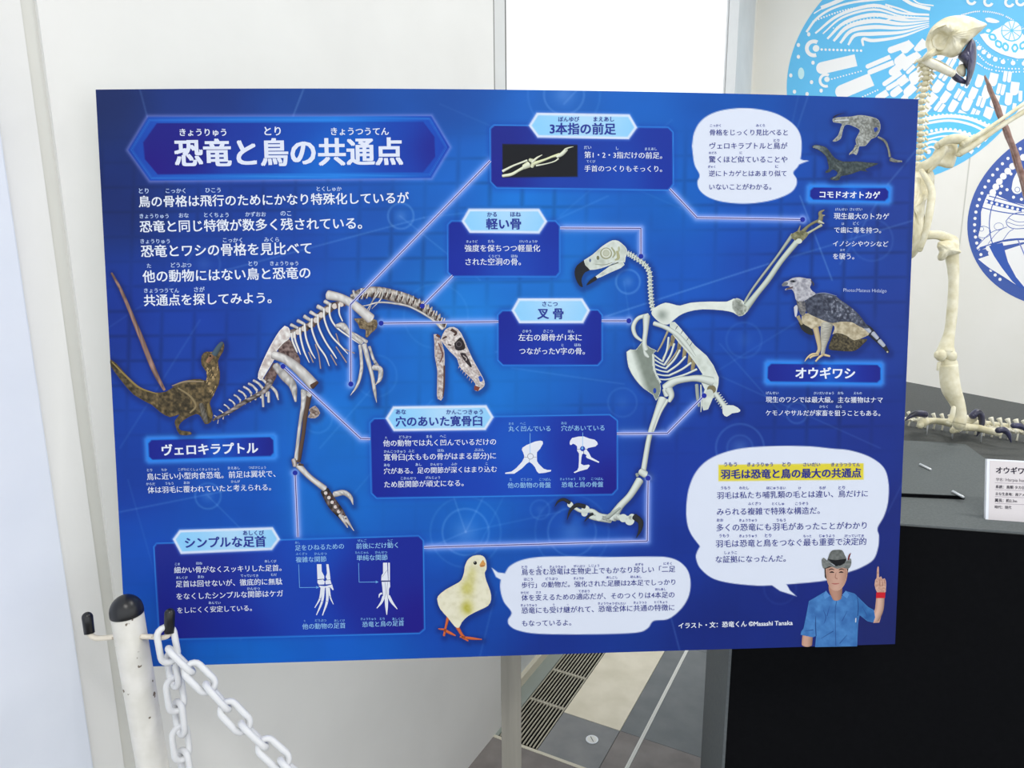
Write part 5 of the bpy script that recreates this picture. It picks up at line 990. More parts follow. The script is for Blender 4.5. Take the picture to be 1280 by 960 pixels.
for r_ in range(8):
    for c_k in range(11):
        x = -150 + c_k * 118 + (r_ % 2) * 58 + r_ * 6; y = 330 + r_ * 92 + (5 - c_k) * 16
        if y < 640 and x > 500 and (x - 500) * 0.25 + 640 > y + 30: continue
        if x < 40 and y < 600 and x + y < 300: continue
        an = math.radians(142 - c_k * 5.5); L_ = 78; wd = 74 if (r_ + c_k) % 2 else 62
        dx, dy = math.cos(an) * L_ / 2, math.sin(an) * L_ / 2
        if (r_ + c_k) % 3 == 0:
            nx, ny = -math.sin(an) * 19, math.cos(an) * 19
            for s_ in (-1, 1): w.stroke([(x - dx + nx * s_, y - dy + ny * s_), (x + dx + nx * s_, y + dy + ny * s_)], 32, W_); w.disc(x + dx + nx * s_, y + dy + ny * s_, 16, W_)
        else: w.stroke([(x - dx, y - dy), (x + dx, y + dy)], wd, W_); w.disc(x + dx, y + dy, wd / 2, W_)
for i in range(34):
    t = i / 33; q0 = smooth_path([(425, 128), (560, 98), (720, 112), (850, 165), (980, 270)], 9); p = q0[int(t * (len(q0) - 1))]; w.stroke([(p[0] - 4, p[1] + 6), (p[0] + 4, p[1] - 6)], 9, W_)
w.poly([(580, 296), (640, 380), (720, 440), (820, 480), (980, 500), (980, 330), (900, 250), (860, 210), (800, 200), (760, 230), (700, 260)], W_, 2, round_=2)
w.poly([(625, 160), (660, 150), (750, 180), (720, 198), (650, 190)], W_, 2, round_=2)
BL_ = (98, 192, 240)
for x, y, an in ((655, 262, 12), (690, 318, -35), (742, 378, -55), (802, 402, -75), (882, 412, -95), (950, 390, -115)):
    an = math.radians(an); dx, dy = math.cos(an) * 38, -math.sin(an) * 38
    w.stroke([(x - dx, y - dy), (x, y), (x + dx, y + dy)], [26, 62, 26], BL_, layer=3); w.stroke([(x - dx * .5, y - dy * .5), (x, y), (x + dx * .5, y + dy * .5)], [12, 30, 10], W_, layer=4)
w.disc(855, 265, 92, BL_, 3); w.disc(855, 262, 84, W_, 4)
for i in range(10): w.stroke([(855, 262), (855 + 84 * math.cos(i * .63), 262 + 84 * math.sin(i * .63))], 7, BL_, layer=5)
for q_, n_, r_ in (([(575, 410), (660, 480), (780, 530), (960, 545)], 7, 20), ([(570, 470), (660, 550), (790, 585), (960, 590)], 17, 7), ([(560, 540), (650, 590), (800, 615), (960, 615)], 17, 7), ([(550, 350), (640, 440), (740, 500), (960, 520)], 18, 5)):
    q0 = smooth_path(q_, 12)
    for i in range(n_): p = q0[int(i / (n_ - 1) * (len(q0) - 1))]; w.disc(p[0], p[1], r_, W_, 3)
for x, y in ((510, 0), (655, 15), (835, 20), (930, 10)): w.ring(x, y, 34, 22, W_, 3, 20, 230)
w.z(1140, 120, 4.57)
w.poly([(40, 95), (200, 90), (400, 110), (470, 150), (530, 170), (450, 240), (370, 300), (240, 400), (60, 410), (40, 300)], BL_, 5)
for q_, wd in (([(60, 135), (200, 115), (330, 130), (470, 190)], 20), ([(60, 160), (210, 140), (340, 165), (440, 215)], 14), ([(70, 225), (200, 200), (310, 215), (400, 260)], 12), ([(80, 250), (190, 228), (300, 245), (350, 280)], 10), ([(40, 300), (120, 260), (200, 290)], 14), ([(40, 330), (110, 290), (170, 330)], 12)): w.stroke(q_, wd, W_, layer=6)
for i in range(16): w.disc(80 + i * 24, 106 + (i - 5) ** 2 * 0.55, 6, W_, 6)
for i in range(12): w.disc(85 + i * 27, 190 + (i - 4) ** 2 * 1.0, 9, W_, 6)
for i, (x, y) in enumerate(((345, 320), (385, 285), (425, 250), (462, 215))): w.stroke([(x - 22, y - 16), (x + 14, y + 12)], 26, W_, layer=6)
w.disc(498, 178, 8, W_, 6); w.disc(95, 318, 14, W_, 6); w.disc(60, 345, 10, W_, 6)
w.clip(c1[0], c1[2], r1 - 0.008)
w.build('white_pattern', M_vinyl, t1, 'white feather, wave and eye pattern')
c2 = np.array((0.996, YB, 1.751)); r2 = 0.598
t2 = thing('wall_decal', (c2[0], YB - 0.0011, c2[2]), 'smaller navy blue round wall graphic with white dots and stripes at the right edge', 'wall decal')
mesh('vinyl_disc', *wall_disc(c2, r2, YB - 0.001, YB - 0.0003), M_navy, t2)
w = Decal(wall_map, wink, 2); NV_ = (62, 92, 172); W_ = (246, 247, 252)
(px2, py2) = project(c2); rr = FPX * r2 / ((c2 - CAM) @ R[:, 2]) * 1.06
def pol(a_, r_): 
    P = np.array([c2[0] + r2 * r_ * math.cos(math.radians(a_)), YB, c2[2] + r2 * r_ * math.sin(math.radians(a_))]); return project(P)
for i in range(40):
    a_ = 95 + i * 4.3
    if a_ < 232: w.disc(*pol(a_, .93), 2.0, W_, 3)
    if a_ < 225: w.disc(*pol(a_ + 2, .835), 4.2, W_, 3)
w.stroke([pol(a_, .79) for a_ in range(95, 232, 6)], 1.2, NV_, layer=4)
w.z(1120, 240, 8)
w.poly([(905, 20), (1000, 30), (1150, 100), (1400, 150), (1400, 470), (1200, 470), (1060, 490), (940, 522), (770, 612), (795, 565), (860, 480), (820, 450), (850, 330), (850, 200)], W_, 3)
w.stroke([(900, 90), (1050, 130), (1200, 165), (1400, 205)], 40, NV_, layer=5)
for i in range(10): w.disc(905 + i * 52, 95 + i * 13, 15, W_, 6)
for q_, wd in (([(860, 155), (1000, 190), (1180, 218), (1400, 240)], 10), ([(915, 10), (870, 120), (840, 230), (838, 340)], 8), ([(930, 40), (1080, 80), (1280, 140)], 9), ([(770, 612), (870, 550), (1060, 488), (1210, 468), (1400, 470)], 10), ([(790, 570), (880, 470), (960, 400), (1050, 370), (1110, 350)], 6), ([(920, 520), (980, 440), (1040, 380)], 5), ([(1070, 480), (1130, 400), (1175, 372)], 6), ([(1100, 290), (1150, 235), (1230, 205), (1400, 190)], 7), ([(1100, 290), (1120, 340), (1200, 368), (1400, 350)], 7), ([(1120, 260), (1230, 300), (1400, 280)], 5), ([(1110, 300), (1230, 335), (1400, 320)], 5)): w.stroke(q_, wd, NV_, layer=5)
w.ring(870, 400, 76, 5, NV_, 6, ry=58); w.ring(855, 370, 22, 4, NV_, 6); w.ring(1028, 345, 46, 4, NV_, 6, ry=36)
w.poly([(770, 622), (860, 575), (1060, 500), (1210, 482), (1400, 480), (1400, 960), (1280, 960), (1240, 955), (1080, 850), (900, 740), (820, 670)], W_, 3)
w.poly([(930, 540), (1065, 505), (1120, 700), (1200, 850), (1290, 960), (1240, 960), (1165, 895), (1060, 760), (980, 640)], NV_, 5); w.stroke([(780, 640), (900, 740), (1060, 850), (1200, 930), (1400, 1000)], 8, NV_, layer=5); w.stroke([(1220, 480), (1260, 570), (1310, 680), (1400, 800)], 12, (120, 130, 190), layer=5)
w.z(1140, 120, 4.57)
w.stroke([(610, 425), (595, 480), (598, 530)], [8, 34, 60], W_, layer=3); w.disc(600, 530, 30, W_, 3); w.ring(602, 535, 14, 3, NV_, 5)
for x, y in ((505, 555), (512, 515), (543, 535), (580, 578), (530, 465), (565, 445), (650, 560), (625, 590), (540, 430), (590, 400)): w.disc(x, y, 9, W_, 3)
w.clip(c2[0], c2[2], r2 - 0.006)
w.build('white_pattern', M_vinyl, t2, 'white dots, scallops and stripes')

# ------------------------------------------------------------------ display stage
HT = 1.17
K1 = on_z(922.5, 641, HT)[:2]; fa = on_z(1130, 657, HT)[:2]; fb = on_z(1280, 668, HT)[:2]; fd = unit(fb - fa); pdn = np.array([-fd[1], fd[0]])
best = min((abs(project(np.array([*(K1 + pdn * L_), 0.45]))[0] - 881.5), L_) for L_ in np.linspace(0.05, 3, 300))[1]
K2 = K1 + pdn * best; b1 = on_z(1138, 478, HT)[:2]; b2 = on_z(1280, 505, HT)[:2]; bd = unit(b2 - b1)
Bl = b1 - bd * 0.25; Br = b1 + bd * 1.6; Fr = K1 + fd * 2.2
0 and print('STAGE', K1, K2, best, b1, b2, Bl, Br, Fr)
K2 = K1 + pdn * min(best, 1.25)
outl = [tuple(K1), tuple(Fr), tuple(Br), tuple(Bl), tuple(K2)]
stage = thing('display_stage', (K1[0] + 0.6, K1[1] + 0.5, 0), 'black fronted display stage with grey felt top carrying the bird skeleton', 'display stage')
ins = lambda P, d_: [tuple(np.array(p) + (np.mean(P, 0) - np.array(p)) * d_) for p in P]
prism('body', ins(outl, 0.002), 0.0, HT - 0.002, M_black, stage)
prism('top', outl, HT - 0.002, HT, M_felt2, stage)
n_ = unit(np.array([-(K2 - K1)[1], (K2 - K1)[0]])); n_ = n_ if n_.dot(K1 - np.mean(outl, 0)) > 0 else -n_
sp = [K1 + n_ * 0.001, K2 + n_ * 0.001, K2 - n_ * 0.004, K1 - n_ * 0.004]; sp = [p + (0) for p in sp]
prism('side_panel', [tuple(p) for p in sp], 0.0, HT - 0.0025, M_side, stage)
fp = [on_z(x, y, HT)[:2] for x, y in ((1060, 549), (1165, 553.5), (1207, 557), (1237, 579), (1300, 612), (1420, 640), (1420, 677.5), (1060, 652))]
plate_ = thing('felt_panel', (*np.mean(fp, 0), HT), 'flat grey felt panel laid on the front of the display stage', 'panel'); o = prism('panel_body', [tuple(p) for p in fp][::-1], HT, HT + 0.003, M_felt, plate_)
up = [on_z(x, y, HT + 0.003)[:2] for x, y in ((1075, 540), (1120, 549), (1205.5, 624.5), (1075, 619))]
p2 = thing('folded_panel', (*np.mean(up, 0), HT + 0.003), 'thin grey panel with black edge and two silver pins, lying beside the board', 'panel')
prism('panel_body', [tuple(p) for p in up][::-1], HT + 0.003, HT + 0.0095, M_black, p2); prism('panel_face', [tuple(p) for p in ins(up, .004)][::-1], HT + 0.0095, HT + 0.0105, M_felt, p2)
for a_, b_ in (((1150, 580.5), (1163.5, 587)), ((1191, 614.5), (1204.5, 621.5))):
    q0, q1 = on_z(*a_, HT + 0.013), on_z(*b_, HT + 0.013); g = Geo(); g.tube([q0, q0 + (q1 - q0) * .85, q1], [0.0028, 0.0026, 0.0022], 10); pn = g.build('pin', M_silver, p2)
    pn['label'] = 'silver pin'
# label card
cb = on_z(1235.5, 649.5, HT + 0.003); fd3 = np.array([*fd, 0]); pd3 = np.array([*pdn, 0]); ln = math.radians(14); upv = np.array([0, 0, 1]) * math.cos(ln) + pd3 * math.sin(ln); nrm = pd3 * math.cos(ln) - np.array([0, 0, 1]) * math.sin(ln)
hh = min((abs(project(cb + upv * q_)[1] - 575.5), q_) for q_ in np.linspace(0.05, 0.3, 500))[1]
card = thing('label_card', cb + fd3 * 0.08, 'small white caption card standing on the stage below the bird skeleton', 'caption card')
cw = hh * 1.42; V = []
for d_ in (0, 0.006):
    for a_, b_ in ((0, 0), (cw, 0), (cw, hh), (0, hh)): V.append(cb + fd3 * a_ + upv * b_ + nrm * d_)
mesh('card_front', [v - nrm * 0.0002 for v in V[:4]] + V[:4], [(0, 1, 2, 3), (7, 6, 5, 4), (0, 4, 5, 1), (1, 5, 6, 2), (2, 6, 7, 3), (3, 7, 4, 0)], M_card, card)
side = 0.0042      # the foam core shows on the left edge
V2 = [cb + fd3 * a_ + upv * b_ + nrm * d_ for d_ in (0.0001, 0.007) for a_, b_ in ((-side, 0), (cw + side, 0), (cw + side, hh + side * .5), (-side, hh + side * .5))]
mesh('foam_core', V2, BOXF, M_cardedge, card)
pb = on_z(1270, 651, HT + 0.003)
V3 = [cb + fd3 * cw * .35 + nrm * .007, cb + fd3 * cw * .65 + nrm * .007, cb + fd3 * cw * .65 + nrm * .007 + upv * hh * .7, cb + fd3 * cw * .35 + nrm * .007 + upv * hh * .7]
def card_map(X, Y, L):
    D = np.stack([X - 640, Y - 480, np.full_like(X, FPX)], -1) @ R.T; t = ((cb - CAM) @ nrm) / (D @ nrm); return CAM + D * t[:, None] - nrm * (0.0003 + L * 0.00004)[:, None]
ca = Art(card_map, lambda c: np.clip(lin(c) / .8, 0, .9), 2)
CT = [('オウギワシ', 1245, 1289, 591, 592.5, (44, 36, 62), .02), ('学名：', 1245, 1255, 601, 601.3, (60, 52, 70), 0), ('Harpia harpyja', 1257, 1290, 601.6, 603, (110, 104, 112), 0), ('系統：鳥類 タカ目 タカ科', 1244.5, 1296, 610, 612, (44, 38, 60), .01), ('主な生息地：南アメリカ', 1244, 1289, 618.6, 620.5, (44, 38, 60), .01), ('翼長：約2.3m', 1243.5, 1271, 627, 628, (44, 38, 60), .01), ('時代：現代', 1243.3, 1264, 635.3, 636, (44, 38, 60), .01)]
for (s, x0, x1, y0, y1, col, off), (V, Fc) in zip(CT, text_meshes([(t_[0], 0, 2) for t_ in CT])):
    mn, mx2 = V[:, 0].min(), V[:, 0].max(); k = (x1 - x0) / (mx2 - mn); t = (V[:, 0] - mn) / (mx2 - mn)
    for ox, oy in bold_shifts(off + .01):
        ca.raw(np.stack([x0 + (x1 - x0) * t - V[:, 1] * k * -.03 + ox * k, y0 + (y1 - y0) * t - V[:, 1] * k + oy * k], 1), [ca.ink(col)] * len(V), Fc, 3)
for y in (603.4, 612, 620.6, 629.2): ca.stroke([(1243.5, y), (1298, y + 2.2)], .5, (150, 140, 150), layer=2)
ca.build('card_lettering', M_print, card, 'small dark lettering')

# ------------------------------------------------------------------ bird skeleton
HB = HT + 0.024          # the foot is held just above the stage on short pins
ft = on_z(1195, 541, HB); ZS = (ft - CAM) @ R[:, 2]
bird = thing('bird_skeleton', (ft[0], ft[1], HT), 'ivory mounted skeleton of a large hooked-beak bird standing on the stage', 'skeleton')
def bone(name, pts, rad, mat=M_bone, parent=None, dz=0.0, n=5, seg=12, knob=0):
    """pts in pixels (x, y[, forward offset in m]); rad = half width in pixels"""
    A2 = np.array([[p[0], p[1], (p[2] if len(p) > 2 else 0) + dz, r_] for p, r_ in zip(pts, rad)], float); Q = smooth_path(A2, n)
    P = [at(q_[0], q_[1], ZS + q_[2]) for q_ in Q]; rr_ = [max(q_[3], .3) * ZS / FPX for q_ in Q]
    g = Geo(); g.tube(P, rr_, seg)
    g.blob(P[0], rr_[0], nu=seg, nv=6); g.blob(P[-1], rr_[-1], nu=seg, nv=6)
    return g.build(name, mat, parent or bird)
def puff(name, out, ctr, thick, z=(0, 0, 1), mat=M_bone, parent=None, dz=0.0, dents=(), rings=7, sub=5, mottle=0.0):
    P = np.array(out, float); P = smooth_path(np.vstack([P, P[:1]]), sub)[:-1]; P = np.array(z[:2]) + P / z[2]; C_ = np.array(z[:2]) + np.array(ctr, float) / z[2]; n = len(P); V = []; F = []
    def pt(q_, hgt): return at(q_[0], q_[1], ZS + dz - hgt)
    def h_at(q_, s_):
        f = math.sqrt(max(1 - s_ ** 2, 0)); hgt = thick * f
        for dx, dy, dr, dd in dents:
            c_k = np.array(z[:2]) + np.array((dx, dy)) / z[2]; hgt -= dd * math.exp(-(np.hypot(*(q_ - c_k)) / (dr / z[2])) ** 2.6)
        if mottle: hgt += mottle * (fbm(np.array([q_[0] * .5]), np.array([q_[1] * .5]))[0] - .5) * f
        return hgt
    for sgn in (1, -1):
        for k in range(rings + 1):
            s_ = math.sin(math.pi / 2 * (1 - k / (rings + 1)))
            if sgn == -1 and k == 0: continue
            for p in P:
                q_ = C_ + (p - C_) * s_; V.append(pt(q_, sgn * h_at(q_, s_) if k else 0.0))
        V.append(pt(C_, sgn * h_at(C_, 0)))
    for k in range(rings):
        for i in range(n): F.append((k * n + i, k * n + (i + 1) % n, (k + 1) * n + (i + 1) % n, (k + 1) * n + i))
    top = (rings + 1) * n; F += [(rings * n + i, rings * n + (i + 1) % n, top) for i in range(n)]
    b = top + 1
    for i in range(n): F.append((i, b + i, b + (i + 1) % n, (i + 1) % n))
    for k in range(rings - 1):
        for i in range(n): F.append((b + k * n + i, b + (k + 1) * n + i, b + (k + 1) * n + (i + 1) % n, b + k * n + (i + 1) % n))
    bt = b + rings * n; F += [(b + (rings - 1) * n + (i + 1) % n, b + (rings - 1) * n + i, bt) for i in range(n)]
    return mesh(name, V, F, mat, parent or bird, smooth=True)
z5 = (1140, 0, 6.857)
puff('skull', [(118, 340), (150, 262), (205, 200), (300, 146), (420, 130), (520, 150), (565, 172), (640, 205), (618, 240), (565, 290), (520, 330), (455, 400), (405, 468), (330, 495), (250, 472), (180, 485), (90, 530), (72, 508), (130, 445), (116, 390)], (330, 300), 0.045, z5, dents=((245, 345, 95, 0.034), (430, 360, 26, 0.014), (210, 440, 40, 0.012), (520, 260, 50, .008)), rings=12, sub=7, mottle=0.006)
puff('eye_ring', [(165, 340), (200, 285), (260, 275), (320, 310), (330, 370), (280, 430), (215, 430), (175, 395)], (250, 355), 0.016, z5, mat=M_bone, dz=-0.008, dents=((250, 355, 55, 0.016),), rings=8)
puff('brow', [(150, 262), (230, 212), (300, 205), (280, 218), (200, 250), (150, 290)], (215, 238), 0.012, z5, dz=-0.028)
puff('upper_beak', [(515, 323), (545, 370), (554, 480), (535, 600), (498, 700), (468, 741), (458, 705), (470, 610), (440, 545), (392, 492), (440, 430), (480, 370)], (495, 480), 0.026, z5, M_claw, mottle=0.006)
puff('jaw_bone', [(440, 545), (462, 580), (460, 640), (430, 660), (380, 610), (400, 560)], (430, 600), 0.01, z5, M_bone)
bone('mandible', [(1156, 75, 0), (1170, 82, -0.01), (1190, 92, -0.012)], [4.5, 5, 4.2], M_bone2)
bone('mandible', [(1160, 73, 0.05), (1176, 80, 0.03), (1192, 90, 0.0)], [2.5, 3, 2.5], M_bone2)
bone('lower_beak', [(1190, 92, -0.01), (1198, 99, -0.008), (1210, 104.5, 0)], [3.2, 3.6, 1.6], M_claw)
nk = smooth_path([(1152, 76), (1158, 92), (1155, 112), (1151, 135), (1151, 160), (1150, 182), (1147, 205)], 3)
for i, p in enumerate(nk):
    g = Geo(); c_ = at(p[0], p[1], ZS + 0.01); k = ZS / FPX
    g.blob(c_, (5.2 * k, 5.5 * k, 3.6 * k), nu=10, nv=6); g.tube([c_ + R @ (np.array([-5, -1, 1]) * k), c_ + R @ (np.array([-8.5, 3, 1.5]) * k)], [1.9 * k, 1.0 * k], 8); g.tube([c_ + R @ (np.array([4, -2, -2]) * k), c_ + R @ (np.array([8, 2.5, -3]) * k)], [1.8 * k, .9 * k], 8); g.tube([c_ + R @ (np.array([1, 0, -4]) * k), c_ + R @ (np.array([1, 4, -6]) * k)], [1.8 * k, 1 * k], 8)
    g.build('neck_vertebra', M_bone, bird)
z6 = (1140, 120, 4.57)
# shoulder, breast, wing
bone('scapula', [(1128, 232, .05), (1148, 212, .0), (1166, 202, -.02), (1180, 186, -.03)], [3, 5.5, 6.5, 5])
puff('coracoid', [(150, 270), (200, 255), (250, 250), (262, 300), (240, 400), (200, 412), (150, 400), (125, 420), (90, 440), (100, 370)], (180, 330), 0.02, z6, dz=-0.01, dents=((190, 340, 30, .01),))
bone('humerus_head', [(1172, 182, -.03), (1188, 174, -.04), (1206, 176, -.04), (1200, 192, -.03)], [4, 5.5, 6.5, 4])
bone('radius', [(1204, 180, -.05), (1236, 160, -.05), (1292, 121, -.05), (1330, 95, -.05)], [3.4, 2.4, 2.4, 3])
bone('ulna', [(1198, 193, -.04), (1212, 184, -.04), (1250, 158, -.04), (1292, 132, -.04), (1330, 106, -.04)], [3, 4.6, 3.3, 3.3, 4])
puff('breastbone', [(-20, 420), (60, 400), (125, 440), (118, 560), (80, 600), (70, 720), (60, 830), (30, 900), (-10, 930), (-60, 900), (-90, 700), (-80, 500)], (10, 640), 0.06, z6, dents=((80, 520, 30, .02), (60, 700, 26, .02)), dz=0.02, mottle=0.01)
bone('furcula', [(1152, 214, -.03), (1164, 236, -.045), (1163, 258, -.05), (1157, 290, -.05), (1150, 312, -.04)], [3, 4, 4.5, 4, 3])
bone('rib', [(1140, 240, .06), (1150, 262, .03), (1147, 296, .0)], [2, 2, 2]); bone('rib', [(1132, 244, .06), (1141, 268, .02), (1138, 300, .0)], [2, 2, 2]); bone('rib', [(1122, 248, .06), (1131, 272, .02), (1128, 302, .0)], [2, 2, 2])
bone('pelvis', [(1112, 232, .04), (1120, 262, .03), (1135, 290, .02)], [8, 9, 8])
# leg
bone('femur', [(1136, 292, .02), (1156, 294, -.01), (1174, 294, -.02), (1190, 302, -.02)], [6, 5.5, 5.5, 7.5])
puff('kneecap', [(420, 500), (520, 480), (600, 500), (620, 560), (655, 602), (600, 625), (520, 640), (480, 680), (430, 685), (412, 650), (430, 600), (410, 550)], (530, 570), 0.022, (1120, 240, 8), dz=-0.03, mottle=.008)
bone('tibiotarsus', [(1189, 306, -.02), (1190, 322, -.02), (1192, 350, -.02), (1190.5, 385, -.02), (1187, 415, -.02), (1183, 432, -.02), (1182, 440, -.02)], [9, 7.5, 5.8, 6.2, 6.2, 8.5, 10.5], seg=16)
bone('fibula', [(1196, 318, -.025), (1197.6, 345, -.025), (1196, 378, -.025)], [2.2, 1.4, .8])
for x, y, r_ in ((1176, 444, 6.2), (1189, 445, 6.4), (1171.5, 443.5, 3.6)): bone('ankle_knob', [(x, y - 1, -.03), (x, y + 1.5, -.03)], [r_, r_])
bone('tarsometatarsus', [(1185.5, 456, -.02), (1186.5, 470, -.02), (1189, 486, -.022), (1196, 502, -.025), (1201, 518, -.03), (1199, 530, -.03)], [10.5, 10.8, 10.8, 8.6, 6.5, 7.5], seg=16)
bone('tarsal_ridge', [(1173.5, 454, -.03), (1172, 462, -.03)], [2, 1.4])
def gz(x, y, r_): return (on_z(x, y + r_, HB) - CAM) @ R[:, 2] - ZS - .002
def toe(pts, rd, name='toe', mat=M_bone): return bone(name, [(x, y, gz(x, y, r_)) for (x, y), r_ in zip(pts, rd)], rd, mat)
bone('toe', [(1192, 510, -.05), (1190, 520, -.05), (1186, 528, -.05)], [2.6, 3, 3.4])
toe([(1194, 530), (1178, 527), (1164, 526), (1153, 528)], [6, 4.4, 4.2, 6]); toe([(1152, 525), (1150.5, 532)], [5, 4], 'toe_knob')
toe([(1191, 538.5), (1198, 534), (1208, 529)], [3.5, 6, 5.4]); zt_ = gz(1208, 529, 5.4) - .012; bone('toe', [(1206, 530, zt_), (1216, 523, zt_)], [5.2, 5.2])
toe([(1206, 534), (1222, 535), (1234, 538), (1248, 541)], [5, 4.5, 4.4, 4.6])
for x, y in ((1160, 528), (1192, 532), (1228, 536)):
    c_ = at(x, y, ZS + gz(x, y, 4)); g = Geo(); g.tube([(c_[0], c_[1], HT + .003 * 0), c_], [0.0016, 0.0016], 8); g.build('support_pin', M_silver, bird)
toe([(1210, 529), (1230, 529), (1254, 532), (1266, 534)], [4.5, 3.6, 3.6, 3.8])
# far leg, behind the board
bone('femur', [(1122, 286, .05), (1108, 292, .06), (1094, 300, .05)], [6, 5.5, 7])
bone('tibiotarsus', [(1093, 304, .05), (1092, 340, .04), (1089, 400, .02), (1087, 438, .0)], [8, 5.8, 6, 9.5])
bone('tarsometatarsus', [(1087, 452, 0), (1090, 486, -.01), (1097, 518, -.02), (1098, 528, -.02)], [9.5, 9.5, 6.5, 7])
toe([(1098, 532), (1086, 534), (1074, 537)], [6, 4.5, 4.5]); toe([(1100, 533), (1108, 540), (1114, 546)], [6, 4.5, 4.5]); toe([(1096, 530), (1088, 524), (1080, 519)], [5, 4, 4])
for q_, rd, zz_ in (([(1156, 518), (1146, 517), (1138, 520), (1132, 525)], [4.4, 4, 3, 1], gz(1153, 528, 6)), ([(1216, 519.5), (1222, 515.5), (1227, 521), (1226.5, 534), (1221, 545)], [4.5, 4.6, 4, 2.8, .7], zt_ - .02), ([(1248, 538), (1254, 537.5), (1260, 542), (1264, 553)], [3.6, 3.8, 3, .6], gz(1250, 545, 4) - .05), ([(1267, 532), (1274, 532.5), (1281, 536), (1286, 544)], [3.4, 3.4, 2.8, .6], gz(1266, 538, 4) - .05)):
    bone('claw', [(x, y, zz_) for x, y in q_], rd, M_claw)

# tail of another skeleton lying behind the foot
tk = on_z(1210, 540, HT); tz = on_z(1180, 524, HT)
ZT = (on_z(1200, 527, HT) - CAM) @ R[:, 2]
tail = thing('tail_skeleton', on_z(1200, 537, HT), 'row of white tail vertebrae with upright spines lying on the stage behind the bird foot', 'skeleton')
for i in range(22):
    x = 1096 + i * 10.4; y = 514 + (x - 1096) * 0.094 + .00006 * (x - 1096) ** 2; k0 = 1 + (x - 1130) / 260
    yb = 527 + (x - 1096) * 0.075
    zf = (on_z(x, y + 6 + 9.6 * k0, HT) - CAM) @ R[:, 2] + .02 if False else (on_z(x, y + 6 + 9.0 * k0, HT) - CAM) @ R[:, 2]; zf -= .004; kk = zf / FPX; c_ = at(x, y + 6, zf); V_ = lambda dx, dy, dz: c_ + R @ (np.array([dx, dy, dz]) * kk)
    g = Geo(); g.tube([V_(-5.4, 0, 0), V_(-2, .4, 0), V_(2, .4, 0), V_(5.4, .8, 0)], [2.6 * k0 * kk, 1.9 * k0 * kk, 1.9 * k0 * kk, 2.7 * k0 * kk], 10)
    g.tube([V_(1, -1, 0), V_(-.5, -5 * k0, 0), V_(-2.2 * k0, -9 * k0, 0)], [1.9 * kk, 1.6 * kk, 2.1 * k0 * kk], 8)
    g.tube([V_(0, 1, 0), V_(-1, 5 * k0, 0), V_(-2, 8 * k0, 0)], [1.2 * kk, 1.0 * kk, 1.3 * kk], 8); g.tube([V_(0, 0, -1), V_(1, 2, -6)], [1.5 * kk, .9 * kk], 8)
    g.build('vertebra', M_bone2, tail)
# stiff brown tail rising at the right edge
ZB = ZS + 0.12
ends = on_z(1352, 560, HT)
rod = thing('dinosaur_tail_cast', ends, 'stiff mottled brown bony tail crossing behind the bird wing at right', 'skeleton cast')
Zend = (ends - CAM) @ R[:, 2]
pp = smooth_path([(1231, 95, ZB, 1.2), (1238, 112, ZB, 3.2), (1252, 148, ZB, 4.2), (1266, 184, ZB, 4.8), (1281, 232, ZB, 5.4), (1300, 300, ZB + (Zend - ZB) * .25, 6), (1322, 390, ZB + (Zend - ZB) * .5, 6.5), (1340, 480, ZB + (Zend - ZB) * .8, 7), (1352, 556, Zend, 7)], 6)
for j, (dx, dy) in enumerate(((-1.9, 0), (1.6, .6), (0, -1.2))):
    g = Geo(); g.tube([at(p[0] + dx * min(1, p[3] / 4), p[1] + dy, p[2] - (.01 if j == 2 else 0)) for p in pp], [p[3] * (.52 + .10 * math.sin(i * 1.3 + j * 2)) * p[2] / FPX for i, p in enumerate(pp)], 10); g.build('bony_rod', M_brown, rod)

# ------------------------------------------------------------------ chain post in the foreground
pt_ = at(158.2, 764, 0.985); pl_ = at(191.3, 960, 1.035); ax = unit(pt_ - pl_); bt_ = pt_ - ax * (pt_[2] / ax[2])
post = thing('barrier_post', bt_, 'white chipped metal barrier post with black dome cap and two chain hooks', 'post')
RP = 0.0208
g = Geo(); g.tube([bt_ + ax * 0.01, pt_], [RP, RP], 40); g.build('pole', M_pole, post)
g = Geo(); pv_ = []; s_ = unit(np.cross(ax, (0, 1, 0))); u_ = np.cross(s_, ax)
pts = [pt_ - ax * 0.004] + [pt_ + ax * (0.0235 * math.sin(t)) for t in np.linspace(0, math.pi / 2, 10)]; rad = [RP * 1.035] + [RP * 1.035 * math.cos(t) + 1e-5 for t in np.linspace(0, math.pi / 2, 10)]
g.tube(pts, rad, 40); g.build('dome_cap', M_rubber, post)['label'] = 'black rubber dome cap'
g = Geo(); g.tube([(bt_[0], bt_[1], z_) for z_ in (0.0, 0.008, 0.03, 0.05)], [0.16, 0.16, 0.12, 0.03], 40); g.build('foot', M_pole, post)
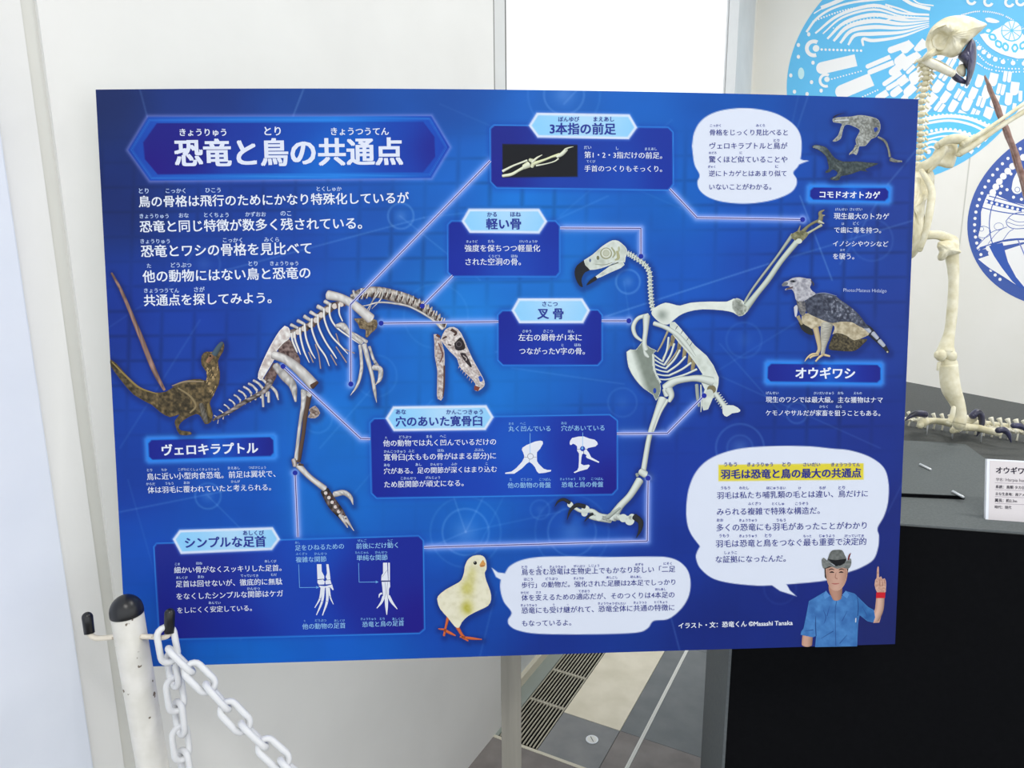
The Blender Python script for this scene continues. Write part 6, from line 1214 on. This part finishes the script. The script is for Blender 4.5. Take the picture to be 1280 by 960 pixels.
def hook(pts, rads, cap, capr, zf=0.985):
    g = Geo(); Q = smooth_path([(p[0], p[1], r_) for p, r_ in zip(pts, rads)], 6); g.tube([at(q_[0], q_[1], zf) for q_ in Q], [q_[2] * zf / FPX for q_ in Q], 12); h_ = g.build('hook', M_rust, post)
    g = Geo(); a0, a1 = (np.array(c_, float) for c_ in cap); n = 8; ts = list(np.linspace(0, 1, n)); L_ = np.linalg.norm(a1 - a0); P = []; Rr = []
    for t in np.linspace(0, math.pi / 2, 5): P.append(a0 + (a1 - a0) / L_ * capr * (1 - math.sin(t)) * 1.0); Rr.append(max(capr * math.cos(math.pi / 2 - t), .05) if False else max(capr * math.sin(t), .05))
    P = [a0 + (a1 - a0) / L_ * capr * (1 - math.cos(t)) for t in np.linspace(0.05, math.pi / 2, 6)]; Rr = [capr * math.sin(t) for t in np.linspace(0.05, math.pi / 2, 6)]
    P.append(a1); Rr.append(capr * .95)
    g.tube([at(p[0], p[1], zf) for p in P], [r_ * zf / FPX for r_ in Rr], 16); g.build('hook_sleeve', M_rubber, h_)['label'] = 'black rubber sleeve'
hook([(146, 795.5), (130, 797.5), (118, 797), (111.5, 791), (110.5, 784)], [3.4, 3.3, 3.5, 3.6, 3.4], ((108.3, 765), (111.8, 791.5)), 6.4)
hook([(176, 795.5), (190, 796), (203, 797), (210.5, 793), (211.5, 782)], [3.4, 3.2, 3.2, 3.6, 3.4], ((212.3, 760.5), (211.6, 791)), 6.3)

# ------------------------------------------------------------------ white plastic chain
ch = thing('plastic_chain', at(210, 800, 0.985), 'white plastic chain hanging from the right hook of the barrier post', 'chain')
CR, CC, CW = 0.0107, R[:, 2], 0.0044
def link(c, d_, ang, zf, dzx=0.0, half=0.0128):
    c3 = at(c[0], c[1], zf); a3 = unit(R @ np.array([d_[0], d_[1], dzx])); side = unit(np.cross(a3, ray(*c))); nn = np.cross(side, a3)
    s3 = side * math.cos(ang) + nn * math.sin(ang); P = []
    for t in np.linspace(-math.pi / 2, math.pi / 2, 9): P.append(c3 + a3 * (half + CR * math.cos(t)) + s3 * CR * math.sin(t))
    for t in np.linspace(math.pi / 2, 3 * math.pi / 2, 9): P.append(c3 + a3 * (-half + CR * math.cos(t)) + s3 * CR * math.sin(t))
    g = Geo(); g.tube(P, [CW] * len(P), 12, closed=True); return g.build('link', M_plastic, ch)
link((209.3, 806), (8, 44), 0.12, 0.983, half=0.0138)
RC = [(225.5, 825.5), (250, 847), (271.5, 871), (294, 896), (317, 919), (342, 942), (367, 964), (393, 985), (420, 1004)]
for i, c_ in enumerate(RC):
    nx_ = RC[min(i + 1, len(RC) - 1)]; pv_ = RC[i - 1] if i else (209, 806); d_ = (nx_[0] - pv_[0], nx_[1] - pv_[1])
    link(c_, d_, (1.42, 0.12)[i % 2], 0.978 - 0.004 * i)
VC = [(216, 838), (219, 868), (224.5, 898), (226, 929), (232, 958), (236, 990), (239, 1022)]
for i, c_ in enumerate(VC):
    nx_ = VC[min(i + 1, len(VC) - 1)]; pv_ = VC[i - 1] if i else (209, 806); d_ = (nx_[0] - pv_[0], nx_[1] - pv_[1])
    link(c_, d_, (-1.1, 0.4)[i % 2], 0.995 + 0.006 * i)
